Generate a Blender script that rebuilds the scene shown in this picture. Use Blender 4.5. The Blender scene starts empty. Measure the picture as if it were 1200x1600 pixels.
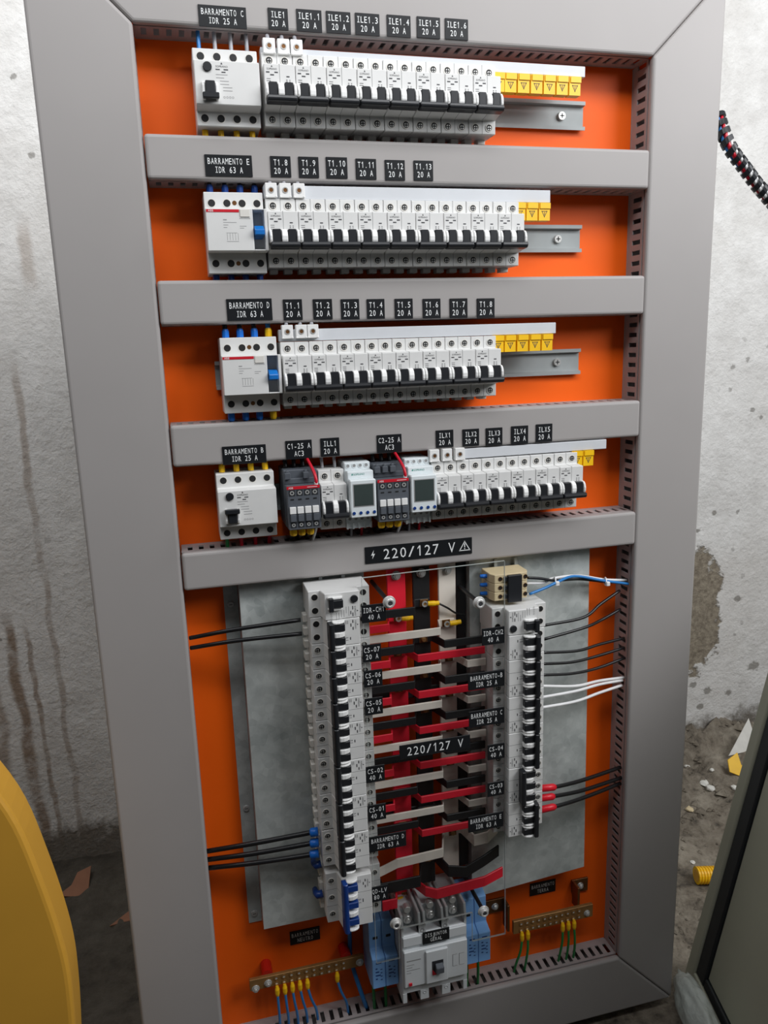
import bpy, bmesh, math, random
from mathutils import Matrix, Vector, noise
random.seed(7)
scene = bpy.context.scene
C = scene.collection
PI = math.pi

# ---------------------------------------------------------------- camera
cam_data = bpy.data.cameras.new('camera')
cam = bpy.data.objects.new('camera', cam_data)
C.objects.link(cam)
right = Vector((0.96715377, -0.25225965, -0.03128361))
up = Vector((0.08277204, 0.19617504, 0.97706916))
fwd = Vector((0.24033806, 0.94756553, -0.21061147))
cam.matrix_world = Matrix(((right.x, up.x, -fwd.x, 0), (right.y, up.y, -fwd.y, -1.0), (right.z, up.z, -fwd.z, 0), (0, 0, 0, 1)))
cam_data.sensor_fit = 'VERTICAL'
cam_data.sensor_height = 36.0
cam_data.lens = 1212.435 / 1600 * 36.0
cam_data.clip_start = 0.01
scene.camera = cam

# ---------------------------------------------------------------- light
world = bpy.data.worlds.new('world')
scene.world = world
world.use_nodes = True
bg = world.node_tree.nodes['Background']
bg.inputs[0].default_value = (0.80, 0.90, 1.0, 1)
bg.inputs[1].default_value = 0.035


def area(name, loc, target, sx, sy, power, col):
    d = bpy.data.lights.new(name, 'AREA')
    d.shape = 'RECTANGLE'
    d.size, d.size_y, d.energy, d.color = sx, sy, power, col
    o = bpy.data.objects.new(name, d)
    C.objects.link(o)
    o.location = loc
    o.rotation_euler = (Vector(target) - Vector(loc)).to_track_quat('-Z', 'Y').to_euler()
    return o


area('right_window', (1.80, -1.15, 1.05), (0.75, 0.30, 0.55), 1.4, 1.0, 42.0, (0.97, 0.98, 1.0))
area('front_fill', (0.25, -1.05, 1.35), (0.35, 0.75, 1.45), 1.6, 0.7, 30.0, (0.97, 0.98, 1.0))  # added frontal fill for the panel face, not an actual window
area('left_wall_fill', (-1.00, -0.10, 1.20), (-0.60, 0.75, 0.75), 0.8, 0.6, 10.5, (0.98, 0.98, 1.0))  # added fill that brightens the left wall; no real opening there
scene.view_settings.view_transform = 'Standard'
scene.view_settings.look = 'None'
scene.view_settings.exposure = 0.0
scene.view_settings.gamma = 1.0
scene.view_settings.use_curve_mapping = False


# ---------------------------------------------------------------- materials
def srgb(r, g, b):
    f = lambda c: (c / 255) / 12.92 if c / 255 <= 0.04045 else ((c / 255 + 0.055) / 1.055) ** 2.4
    return (f(r), f(g), f(b), 1)


class NT:
    def __init__(self, m):
        m.use_nodes = True
        self.t = m.node_tree
        self.b = self.t.nodes['Principled BSDF']

    def n(self, kind, **kw):
        x = self.t.nodes.new(kind)
        for k, v in kw.items():
            setattr(x, k, v)
        return x

    def l(self, a, b):
        self.t.links.new(a, b)

    def math(self, op, a, b=None, c=None):
        x = self.n('ShaderNodeMath', operation=op)
        for i, v in enumerate((a, b, c)):
            if v is None:
                continue
            if isinstance(v, (int, float)):
                x.inputs[i].default_value = v
            else:
                self.l(v, x.inputs[i])
        return x.outputs[0]

    def pos(self):
        return self.n('ShaderNodeNewGeometry').outputs['Position']

    def noise(self, vec, scale, detail=4, rough=0.5):
        x = self.n('ShaderNodeTexNoise')
        x.inputs['Scale'].default_value = scale
        x.inputs['Detail'].default_value = detail
        x.inputs['Roughness'].default_value = rough
        self.l(vec, x.inputs['Vector'])
        return x.outputs['Fac']

    def ramp(self, fac, stops):
        x = self.n('ShaderNodeValToRGB')
        e = x.color_ramp.elements
        while len(e) < len(stops):
            e.new(0.5)
        for i, (p, c) in enumerate(stops):
            e[i].position = p
            e[i].color = c if len(c) == 4 else (*c, 1)
        self.l(fac, x.inputs[0])
        return x.outputs[0]

    def smooth(self, v, a, b):
        x = self.n('ShaderNodeMapRange', interpolation_type='SMOOTHSTEP')
        self.l(v, x.inputs[0])
        x.inputs[1].default_value = a
        x.inputs[2].default_value = b
        return x.outputs[0]

    def mix(self, fac, a, b):
        x = self.n('ShaderNodeMix', data_type='RGBA')
        for s, v in ((x.inputs[0], fac), (x.inputs[6], a), (x.inputs[7], b)):
            if isinstance(v, (int, float, tuple)):
                s.default_value = v
            else:
                self.l(v, s)
        return x.outputs[2]

    def bump(self, h, strength, dist):
        x = self.n('ShaderNodeBump')
        x.inputs['Strength'].default_value = strength
        x.inputs['Distance'].default_value = dist
        self.l(h, x.inputs['Height'])
        self.l(x.outputs[0], self.b.inputs['Normal'])


M = {}


def mat(name, col, rough=0.5, metal=0.0, var=0.06, scale=40, spec=0.5, alpha=1.0):
    """A material whose colour varies slightly with a noise, so nothing is perfectly flat."""
    m = bpy.data.materials.new(name)
    k = NT(m)
    c = col if len(col) == 4 else (*col, 1)
    tc = k.n('ShaderNodeTexCoord').outputs['Object']
    f = k.noise(tc, scale, 3)
    lo = tuple(x * (1 - var) for x in c[:3]) + (1,)
    hi = tuple(min(1, x * (1 + var)) for x in c[:3]) + (1,)
    k.l(k.ramp(f, [(0.3, lo), (0.7, hi)]), k.b.inputs['Base Color'])
    k.b.inputs['Roughness'].default_value = rough
    k.b.inputs['Metallic'].default_value = metal
    k.b.inputs['Specular IOR Level'].default_value = spec
    k.b.inputs['Alpha'].default_value = alpha
    M[name] = m
    return m


mat('duct_grey', srgb(164, 160, 158), 0.5, scale=6, var=0.03, spec=0.35)
mat('duct_inside', srgb(160, 154, 153), 0.6)
mat('orange', (0.98, 0.130, 0.005), 0.5, scale=5, var=0.05, spec=0.25)
mat('comb_white', srgb(208, 211, 215), 0.45, var=0.02)
mat('white_plastic', srgb(221, 221, 219), 0.42, var=0.02)
mat('cream_plastic', srgb(222, 219, 212), 0.42, var=0.02)
mat('guard_white', srgb(240, 240, 238), 0.4, var=0.01)
mat('toggle_black', srgb(32, 34, 38), 0.38)
mat('toggle_blue', srgb(20, 58, 128), 0.35)
mat('switch_blue', srgb(20, 110, 190), 0.35)
mat('hole_black', srgb(22, 22, 24), 0.6)
mat('print_dark', srgb(58, 58, 62), 0.6)
mat('print_grey', srgb(150, 150, 150), 0.6)
mat('print_green', srgb(40, 140, 125), 0.6)
mat('label_black', srgb(26, 28, 31), 0.4, spec=0.3)
mat('letter_white', srgb(238, 240, 240), 0.5, var=0.0)
mat('red_stripe', srgb(205, 28, 45), 0.4)
mat('yellow_plastic', srgb(250, 196, 20), 0.4)
mat('blue_sleeve', srgb(20, 105, 200), 0.4)
mat('red_sleeve', srgb(225, 30, 48), 0.35)
mat('wire_black', srgb(26, 26, 28), 0.32)
mat('wire_white', srgb(236, 236, 236), 0.35)
mat('wire_blue', srgb(45, 125, 195), 0.35)
mat('wire_green', srgb(25, 135, 65), 0.4)
mat('wire_grey', srgb(165, 165, 170), 0.4)
mat('wire_red', srgb(205, 20, 45), 0.35)
mat('bar_red', srgb(240, 36, 58), 0.45)
mat('bar_black', srgb(32, 32, 34), 0.5)
mat('bar_white', srgb(244, 234, 222), 0.5)
mat('steel', srgb(205, 205, 202), 0.32, 0.45)
mat('bright_nut', srgb(225, 225, 222), 0.3, 0.4)
mat('zinc_rail', srgb(158, 163, 163), 0.6, 0.2, var=0.08, scale=25)
mat('brass', srgb(158, 118, 70), 0.42, 0.4, var=0.15)
mat('copper', srgb(120, 82, 48), 0.45, 0.7, var=0.2)
mat('contactor_grey', srgb(86, 91, 98), 0.5)
mat('contactor_dark', srgb(44, 46, 50), 0.5)
mat('lcd', srgb(62, 72, 70), 0.25)
mat('timer_white', srgb(225, 232, 234), 0.4, var=0.02)
mat('terminal_beige', srgb(214, 196, 158), 0.5)
mat('spd_blue', srgb(128, 178, 235), 0.42)
mat('breaker_grey', srgb(214, 218, 220), 0.45, var=0.02)
mat('barrier_grey', srgb(195, 198, 198), 0.45)
mat('insulator_red', srgb(190, 30, 20), 0.4)
mat('door_grey', srgb(160, 160, 142), 0.5, scale=5)
mat('gasket', srgb(20, 24, 27), 0.6)
mat('ochre', srgb(222, 165, 58), 0.55, scale=6, var=0.06)
mat('paper', srgb(222, 220, 212), 0.7)
mat('scrap_brown', srgb(150, 105, 80), 0.8)
mat('enclosure_grey', srgb(150, 148, 146), 0.5)
mat('loom_black', srgb(24, 27, 32), 0.4)

# galvanised sheet: spangle cells in a dull zinc
m = bpy.data.materials.new('galvanised')
k = NT(m)
tc = k.n('ShaderNodeTexCoord').outputs['Object']
v = k.n('ShaderNodeTexVoronoi')
v.inputs['Scale'].default_value = 90
k.l(tc, v.inputs['Vector'])
n1 = k.noise(tc, 14, 5, 0.6)
f = k.math('ADD', k.math('MULTIPLY', v.outputs['Color'], 0.13), k.math('MULTIPLY', n1, 0.9))
k.l(k.ramp(f, [(0.3, srgb(152, 159, 158)), (0.75, srgb(222, 227, 224))]), k.b.inputs['Base Color'])
k.b.inputs['Metallic'].default_value = 0.15
k.l(k.ramp(n1, [(0.3, (0.36, 0.36, 0.36)), (0.7, (0.55, 0.55, 0.55))]), k.b.inputs['Roughness'])
M['galvanised'] = m

# clear acrylic sheet
m = bpy.data.materials.new('acrylic')
k = NT(m)
k.b.inputs['Base Color'].default_value = (0.96, 0.98, 0.97, 1)
k.b.inputs['Roughness'].default_value = 0.03
k.b.inputs['Transmission Weight'].default_value = 1.0
k.b.inputs['IOR'].default_value = 1.02
k.b.inputs['Specular IOR Level'].default_value = 0.5
out = k.t.nodes['Material Output']
tr = k.n('ShaderNodeBsdfTransparent')
tr.inputs[0].default_value = (0.985, 0.99, 0.988, 1)
gl = k.n('ShaderNodeBsdfGlossy')
gl.inputs['Roughness'].default_value = 0.08
fr = k.n('ShaderNodeFresnel')
fr.inputs['IOR'].default_value = 1.12
ms = k.n('ShaderNodeMixShader')
k.l(fr.outputs[0], ms.inputs[0])
k.l(tr.outputs[0], ms.inputs[1])
k.l(gl.outputs[0], ms.inputs[2])
k.l(ms.outputs[0], out.inputs[0])
M['acrylic'] = m
mat('acrylic_edge', srgb(205, 212, 208), 0.2, alpha=0.55)

# crumpled clear bag
m = bpy.data.materials.new('bag_plastic')
k = NT(m)
k.b.inputs['Base Color'].default_value = srgb(215, 222, 216)
k.b.inputs['Roughness'].default_value = 0.25
k.b.inputs['Alpha'].default_value = 0.62
k.bump(k.noise(k.pos(), 60, 4), 0.6, 0.01)
M['bag_plastic'] = m

# whitewashed wall: rough render, specks, drip stains, one bare patch, dirty foot
m = bpy.data.materials.new('wall_paint')
k = NT(m)
P = k.pos()
sx = k.n('ShaderNodeSeparateXYZ')
k.l(P, sx.inputs[0])
X, Z = sx.outputs[0], sx.outputs[2]
n_big = k.noise(P, 3.0, 5, 0.6)
n_mid = k.noise(P, 18, 6, 0.65)
n_fine = k.noise(P, 90, 5, 0.6)
col = k.ramp(n_mid, [(0.25, srgb(206, 204, 200)), (0.7, srgb(232, 231, 228))])
col = k.mix(k.math('MULTIPLY', k.smooth(n_big, 0.45, 0.75), 0.35), col, srgb(196, 190, 182))
# specks of missing paint
vs = k.n('ShaderNodeTexVoronoi')
vs.inputs['Scale'].default_value = 17
vs.inputs['Randomness'].default_value = 1.0
k.l(P, vs.inputs['Vector'])
sp = k.math('ADD', vs.outputs['Distance'], k.math('MULTIPLY', k.math('SUBTRACT', n_fine, 0.5), 0.35))
speck = k.math('SUBTRACT', 1.0, k.smooth(sp, 0.07, 0.13))
gate = k.smooth(k.noise(P, 2.3, 2), 0.45, 0.6)
col = k.mix(k.math('MULTIPLY', k.math('MULTIPLY', speck, gate), 0.7), col, srgb(120, 116, 110))
# single scars
for (cx, cz, r) in ((1.40, 0.385, 0.020), (1.425, 0.345, 0.012), (1.36, -0.47, 0.009), (1.31, -0.515, 0.009), (1.50, 0.22, 0.014), (1.45, -0.72, 0.012), (1.52, -0.93, 0.02), (1.37, -0.985, 0.014), (1.44, -1.0, 0.013), (1.35, -1.03, 0.012), (1.32, -0.96, 0.012)):
    dx = k.math('SUBTRACT', X, cx)
    dz = k.math('SUBTRACT', Z, cz)
    d = k.math('SQRT', k.math('ADD', k.math('MULTIPLY', dx, dx), k.math('MULTIPLY', k.math('MULTIPLY', dz, dz), 1.6)))
    d = k.math('ADD', d, k.math('MULTIPLY', k.math('SUBTRACT', n_fine, 0.5), r * 1.8))
    col = k.mix(k.math('MULTIPLY', k.math('SUBTRACT', 1.0, k.smooth(d, r * 0.7, r * 1.15)), 0.8), col, srgb(128, 124, 116))
# bare cement patch beside the panel
dx = k.math('DIVIDE', k.math('SUBTRACT', X, 1.315), 0.085)
dz = k.math('DIVIDE', k.math('SUBTRACT', Z, -0.745), 0.175)
d = k.math('SQRT', k.math('ADD', k.math('MULTIPLY', dx, dx), k.math('MULTIPLY', dz, dz)))
d = k.math('ADD', d, k.math('MULTIPLY', k.math('SUBTRACT', n_mid, 0.5), 1.5))
patch = k.math('SUBTRACT', 1.0, k.smooth(d, 0.88, 1.02))
col = k.mix(patch, col, k.ramp(n_fine, [(0.3, srgb(112, 102, 88)), (0.7, srgb(160, 150, 132))]))
# brown drips on the left
nz = k.noise(P, 7, 3)
for (x0, slope, ztop, zbot, wid, amt) in ((-0.318, -0.018, 0.02, -1.1, 0.010, 0.55), (-0.408, -0.04, -0.52, -1.15, 0.016, 0.9), (-0.372, -0.03, -0.55, -1.1, 0.008, 0.8), (-0.455, -0.03, -0.45, -1.1, 0.02, 0.7), (-0.27, 0.0, 0.30, 0.16, 0.02, 0.45)):
    line = k.math('ADD', x0, k.math('MULTIPLY', k.math('SUBTRACT', Z, -0.6), slope))
    dd = k.math('ABSOLUTE', k.math('ADD', k.math('SUBTRACT', X, line), k.math('MULTIPLY', k.math('SUBTRACT', nz, 0.5), 0.05)))
    a = k.math('SUBTRACT', 1.0, k.smooth(dd, wid * 0.3, wid))
    a = k.math('MULTIPLY', a, k.math('SUBTRACT', 1.0, k.smooth(Z, ztop - 0.08, ztop)))
    a = k.math('MULTIPLY', a, k.smooth(Z, zbot - 0.05, zbot))
    a = k.math('MULTIPLY', k.math('MULTIPLY', a, amt), k.smooth(n_mid, 0.25, 0.6))
    col = k.mix(a, col, srgb(138, 116, 95))
# splashed earth along the foot
foot = k.math('SUBTRACT', 1.0, k.smooth(k.math('ADD', Z, k.math('MULTIPLY', k.math('SUBTRACT', n_mid, 0.5), 0.22)), -1.12, -1.05))
col = k.mix(k.math('MULTIPLY', foot, 0.9), col, srgb(104, 96, 84))
k.l(col, k.b.inputs['Base Color'])
k.b.inputs['Roughness'].default_value = 0.85
h = k.math('ADD', k.math('MULTIPLY', n_mid, 1.0), k.math('MULTIPLY', n_fine, 0.5))
h = k.math('SUBTRACT', h, k.math('MULTIPLY', patch, 0.8))
k.bump(h, 0.55, 0.012)
M['wall_paint'] = m

# earth and cement floor
m = bpy.data.materials.new('earth')
k = NT(m)
P = k.pos()
n1 = k.noise(P, 9, 6, 0.65)
n2 = k.noise(P, 60, 5, 0.6)
f = k.math('ADD', k.math('MULTIPLY', n1, 0.7), k.math('MULTIPLY', n2, 0.3))
k.l(k.ramp(f, [(0.36, srgb(58, 53, 46)), (0.47, srgb(116, 107, 94)), (0.66, srgb(158, 150, 135))]), k.b.inputs['Base Color'])
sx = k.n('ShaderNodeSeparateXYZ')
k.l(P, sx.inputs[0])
left_shade = k.math('SUBTRACT', 1.0, k.smooth(k.math('ADD', sx.outputs[0], k.math('MULTIPLY', k.math('SUBTRACT', n1, 0.5), 0.5)), 0.1, 0.6))  # shade over the left floor, painted into the earth colour
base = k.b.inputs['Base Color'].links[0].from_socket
k.l(k.mix(k.math('MULTIPLY', left_shade, 0.75), base, srgb(52, 47, 40)), k.b.inputs['Base Color'])
k.b.inputs['Roughness'].default_value = 0.95
k.bump(f, 0.9, 0.02)
M['earth'] = m


# ---------------------------------------------------------------- mesh helpers
class MB:
    def __init__(self):
        self.v, self.f, self.mi = [], [], []

    def add(self, vs, fs, mi=0):
        o = len(self.v)
        self.v += [tuple(p) for p in vs]
        self.f += [tuple(o + i for i in q) for q in fs]
        self.mi += [mi] * len(fs)
        return self

    def box(self, x0, x1, y0, y1, z0, z1, mi=0):
        vs = [(x, y, z) for x in (x0, x1) for y in (y0, y1) for z in (z0, z1)]
        return self.add(vs, [(0, 1, 3, 2), (4, 6, 7, 5), (0, 4, 5, 1), (2, 3, 7, 6), (0, 2, 6, 4), (1, 5, 7, 3)], mi)

    def prism(self, poly, axis, a0, a1, mi=0):
        """extrude a 2D outline: axis x takes (y,z), y takes (x,z), z takes (x,y)"""
        n = len(poly)

        def p(q, a):
            return {'x': (a, q[0], q[1]), 'y': (q[0], a, q[1]), 'z': (q[0], q[1], a)}[axis]
        vs = [p(q, a0) for q in poly] + [p(q, a1) for q in poly]
        fs = [tuple(range(n))[::-1], tuple(range(n, 2 * n))]
        fs += [(i, (i + 1) % n, n + (i + 1) % n, n + i) for i in range(n)]
        return self.add(vs, fs, mi)

    def disc(self, x, z, r, y0, y1, n=12, mi=0, r1=None):
        """short cylinder along y, front at y0"""
        r1 = r if r1 is None else r1
        a = [(2 * PI * i / n) for i in range(n)]
        vs = [(x + r * math.cos(t), y0, z + r * math.sin(t)) for t in a] + [(x + r1 * math.cos(t), y1, z + r1 * math.sin(t)) for t in a]
        fs = [tuple(range(n)), tuple(range(n, 2 * n))[::-1]] + [(i, n + i, n + (i + 1) % n, (i + 1) % n) for i in range(n)]
        return self.add(vs, fs, mi)

    def ring(self, x, z, r0, r1, y0, y1, n=14, mi=0):
        a = [2 * PI * i / n for i in range(n)]
        vs = []
        for (r, y) in ((r0, y0), (r1, y0), (r1, y1), (r0, y1)):
            vs += [(x + r * math.cos(t), y, z + r * math.sin(t)) for t in a]
        fs = []
        for s in range(4):
            for i in range(n):
                j = (i + 1) % n
                t = (s + 1) % 4
                fs.append((s * n + i, s * n + j, t * n + j, t * n + i))
        return self.add(vs, fs, mi)

    def tube(self, path, r, n=8, mi=0):
        pts = [Vector(p) for p in path]
        rs = r if isinstance(r, (list, tuple)) else [r] * len(pts)
        o = []
        prev = None
        for i, p in enumerate(pts):
            t = (pts[min(i + 1, len(pts) - 1)] - pts[max(i - 1, 0)]).normalized()
            if prev is None:
                a = t.orthogonal().normalized()
            else:
                a = (prev - t * prev.dot(t)).normalized()
            prev = a
            b = t.cross(a)
            o += [p + (a * math.cos(2 * PI * q / n) + b * math.sin(2 * PI * q / n)) * rs[i] for q in range(n)]
        k_ = len(pts)
        fs = [tuple(range(n))[::-1], tuple(range((k_ - 1) * n, k_ * n))]
        for i in range(k_ - 1):
            for q in range(n):
                fs.append((i * n + q, i * n + (q + 1) % n, (i + 1) * n + (q + 1) % n, (i + 1) * n + q))
        return self.add(o, fs, mi)

    def mesh(self, name, mats, bevel=0.0, seg=1, smooth=False):
        me = bpy.data.meshes.new(name)
        me.from_pydata(self.v, [], self.f)
        for q in (mats if isinstance(mats, (list, tuple)) else [mats]):
            me.materials.append(M[q])
        me.polygons.foreach_set('material_index', self.mi)
        bm = bmesh.new()
        bm.from_mesh(me)
        bmesh.ops.recalc_face_normals(bm, faces=bm.faces)
        if bevel:
            es = [e for e in bm.edges if len(e.link_faces) == 2 and e.calc_face_angle(0) > 0.5]
            bmesh.ops.bevel(bm, geom=es, offset=bevel, segments=seg, profile=0.5, affect='EDGES', clamp_overlap=True)
        bm.to_mesh(me)
        bm.free()
        if smooth:
            me.polygons.foreach_set('use_smooth', [True] * len(me.polygons))
        me.update()
        return me


def spline(path, n=6):
    """smooth a short list of points"""
    p = [Vector(q) for q in path]
    p = [p[0] * 2 - p[1]] + p + [p[-1] * 2 - p[-2]]
    out = []
    for i in range(1, len(p) - 2):
        for s in range(n):
            t = s / n
            a, b, c, d = p[i - 1:i + 3]
            out.append(0.5 * ((2 * b) + (c - a) * t + (2 * a - 5 * b + 4 * c - d) * t * t + (3 * b - a - 3 * c + d) * t ** 3))
    out.append(p[-2])
    return out


def put(name, me, parent=None, loc=(0, 0, 0), rot=(0, 0, 0)):
    o = bpy.data.objects.new(name, me)
    C.objects.link(o)
    o.location = loc
    o.rotation_euler = rot
    if parent is not None:
        o.parent = parent
    return o


def tag(o, label, cat, group=None):
    o['label'] = label
    o['category'] = cat
    if group:
        o['group'] = group
    return o


def thing(name, label, cat, loc=(0, 0, 0), rot=(0, 0, 0), group=None):
    o = bpy.data.objects.new(name, None)
    o.empty_display_size = 0.01
    C.objects.link(o)
    o.location = loc
    o.rotation_euler = rot
    return tag(o, label, cat, group)


def struct(o):
    o['kind'] = 'structure'
    return o


cache = {}


def cached(key, fn):
    if key not in cache:
        cache[key] = fn()
    return cache[key]


def text_data(s):
    """outline mesh of one line of text, normalised to a unit box"""
    if ('t', s) in cache:
        return cache[('t', s)]
    cu = bpy.data.curves.new('line', 'FONT')
    cu.body = s
    cu.resolution_u = 2
    ob = bpy.data.objects.new('line', cu)
    C.objects.link(ob)
    bpy.context.view_layer.update()
    me = bpy.data.meshes.new_from_object(ob.evaluated_get(bpy.context.evaluated_depsgraph_get()))
    vs = [tuple(v.co) for v in me.vertices]
    fs = [tuple(p.vertices) for p in me.polygons]
    bpy.data.objects.remove(ob)
    bpy.data.curves.remove(cu)
    bpy.data.meshes.remove(me)
    x0, x1 = min(v[0] for v in vs), max(v[0] for v in vs)
    cache[('t', s)] = ([((v[0] - x0) / (x1 - x0), v[1] / 0.7) for v in vs], fs)
    return cache[('t', s)]


def add_text(mb, s, cx, cz, w, h, y, mi=0):
    """upright text centred on (cx,cz), facing -y"""
    vs, fs = text_data(s)
    mb.add([(cx - w / 2 + u * w, y, cz - h / 2 + t * h) for u, t in vs], fs, mi)


def mono(mb, s, cx, cz, adv, h, y, mi=0):
    """fixed-width lettering like a label printer's"""
    n = len(s)
    for i, ch in enumerate(s):
        if ch == ' ':
            continue
        x = cx + (i - (n - 1) / 2) * adv
        vs, fs = text_data(ch)
        w = adv * {'1': 0.34, 'I': 0.16, '.': 0.2, '-': 0.5, '/': 0.75, 'M': 0.82, 'V': 0.84, 'A': 0.82}.get(ch, 0.72)
        if ch == '1':
            mb.box(x - adv * 0.02, x + adv * 0.12, y, y + 0.0001, cz - h / 2, cz + h / 2, mi)
            mb.prism([(x - adv * 0.02, cz + h * 0.5), (x - adv * 0.24, cz + h * 0.28), (x - adv * 0.24, cz + h * 0.14), (x - adv * 0.02, cz + h * 0.34)], 'y', y, y + 0.0001, mi)
            continue
        if ch == 'I':
            mb.box(x - adv * 0.07, x + adv * 0.07, y, y + 0.0001, cz - h / 2, cz + h / 2, mi)
            for zz in (cz - h / 2, cz + h / 2 - h * 0.13):
                mb.box(x - adv * 0.28, x + adv * 0.28, y, y + 0.0001, zz, zz + h * 0.13, mi)
            continue
        mb.add([(x - w / 2 + u * w, y, cz - h / 2 + t * h) for u, t in vs], fs, mi)

# positions on the panel, in scene units
TAGS = [('BARRAMENTO C|IDR 25 A', 'top frame piece', 0.0816, 0.3723, 0.054, 0.0226), ('ILE1|20 A', 'top frame piece', 0.1453, 0.374, 0.0232, 0.023), ('ILE1.1|20 A', 'top frame piece', 0.1818, 0.3744, 0.0299, 0.0239), ('ILE1.2|20 A', 'top frame piece', 0.2169, 0.3747, 0.0295, 0.0238), ('ILE1.3|20 A', 'top frame piece', 0.2522, 0.3749, 0.0298, 0.024), ('ILE1.4|20 A', 'top frame piece', 0.2912, 0.3754, 0.0298, 0.024), ('ILE1.5|20 A', 'top frame piece', 0.3289, 0.3762, 0.0298, 0.0235), ('ILE1.6|20 A', 'top frame piece', 0.3651, 0.3765, 0.0301, 0.0234), ('BARRAMENTO E|IDR 63 A', 'first crossbar', 0.077, 0.2129, 0.0551, 0.0239), ('T1.8|20 A', 'first crossbar', 0.1386, 0.2132, 0.0245, 0.0236), ('T1.9|20 A', 'first crossbar', 0.1726, 0.2133, 0.0247, 0.0238), ('T1.10|20 A', 'first crossbar', 0.2073, 0.2135, 0.0265, 0.0243), ('T1.11|20 A', 'first crossbar', 0.2442, 0.2128, 0.026, 0.0239), ('T1.12|20 A', 'first crossbar', 0.2812, 0.2123, 0.0258, 0.0238), ('T1.13|20 A', 'first crossbar', 0.3184, 0.2126, 0.0255, 0.0236), ('BARRAMENTO D|IDR 63 A', 'second crossbar', 0.0904, 0.0475, 0.0554, 0.026), ('T1.1|20 A', 'second crossbar', 0.1439, 0.0463, 0.0238, 0.0253), ('T1.2|20 A', 'second crossbar', 0.1818, 0.0461, 0.0244, 0.0251), ('T1.3|20 A', 'second crossbar', 0.2172, 0.0454, 0.0237, 0.0253), ('T1.4|20 A', 'second crossbar', 0.2508, 0.0452, 0.0234, 0.0248), ('T1.5|20 A', 'second crossbar', 0.2882, 0.0447, 0.0242, 0.0254), ('T1.6|20 A', 'second crossbar', 0.3261, 0.0442, 0.0243, 0.0251), ('T1.7|20 A', 'second crossbar', 0.3634, 0.0438, 0.0248, 0.0254), ('T1.8|20 A', 'second crossbar', 0.4016, 0.0433, 0.025, 0.0253), ('BARRAMENTO B|IDR 25 A', 'third crossbar', 0.0718, -0.1314, 0.0552, 0.0234), ('C1-25 A|AC3', 'third crossbar', 0.1419, -0.1295, 0.0343, 0.0244), ('ILL1|20 A', 'third crossbar', 0.183, -0.1289, 0.025, 0.0244), ('C2-25 A|AC3', 'third crossbar', 0.2634, -0.1291, 0.0342, 0.0241), ('ILX1|20 A', 'third crossbar', 0.3413, -0.1274, 0.025, 0.0237), ('ILX2|20 A', 'third crossbar', 0.3791, -0.128, 0.0241, 0.0236), ('ILX3|20 A', 'third crossbar', 0.4133, -0.1288, 0.0245, 0.0245), ('ILX4|20 A', 'third crossbar', 0.4514, -0.1286, 0.0256, 0.0252), ('ILX5|20 A', 'third crossbar', 0.4885, -0.1281, 0.025, 0.0253)]
BIG = ('220/127 V', '', 0.3019, -0.2804, 0.1553, 0.0235)
COVER_TAGS = [('IDR-CH1|40 A', 'clear cover by the left column', 0.2231, -0.3472, 0.0333, 0.025), ('CS-07|20 A', 'clear cover by the left column', 0.2185, -0.4029, 0.0255, 0.0245), ('CS-06|20 A', 'clear cover by the left column', 0.2189, -0.4393, 0.0259, 0.0241), ('CS-05|20 A', 'clear cover by the left column', 0.2184, -0.4799, 0.0252, 0.0256), ('CS-02|40 A', 'clear cover by the left column', 0.2171, -0.5812, 0.0266, 0.0264), ('CS-01|40 A', 'clear cover by the left column', 0.2173, -0.6408, 0.026, 0.0252), ('BARRAMENTO D|IDR 63 A', 'clear cover by the left column', 0.2315, -0.6901, 0.0544, 0.0241), ('QD-LV|80 A', 'clear cover by the left column', 0.2167, -0.7711, 0.0249, 0.0252), ('IDR-CH2|40 A', 'clear cover by the right column', 0.3925, -0.4011, 0.0339, 0.0252), ('BARRAMENTO-B|IDR 25 A', 'clear cover by the right column', 0.3822, -0.4654, 0.0546, 0.029), ('BARRAMENTO C|IDR 25 A', 'clear cover by the right column', 0.3824, -0.5225, 0.0535, 0.0283), ('CS-04|40 A', 'clear cover by the right column', 0.3966, -0.578, 0.0262, 0.024), ('CS-03|40 A', 'clear cover by the right column', 0.3963, -0.6376, 0.026, 0.0228), ('BARRAMENTO E|IDR 63 A', 'clear cover by the right column', 0.3807, -0.6887, 0.0552, 0.0287), ('220/127 V', 'middle of the clear cover', 0.3048, -0.5547, 0.106, 0.019)]
LOW_TAGS = [('BARRAMENTO|NEUTRO', 'orange plate above the neutral bar', 0.1172, -0.8974, 0.046, 0.0253), ('BARRAMENTO|TERRA', 'orange plate above the earth bar', 0.5216, -0.9044, 0.0463, 0.0228), ('DISJUNTOR|GERAL', 'main breaker front', 0.3017, -0.861, 0.0421, 0.0248)]
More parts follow.
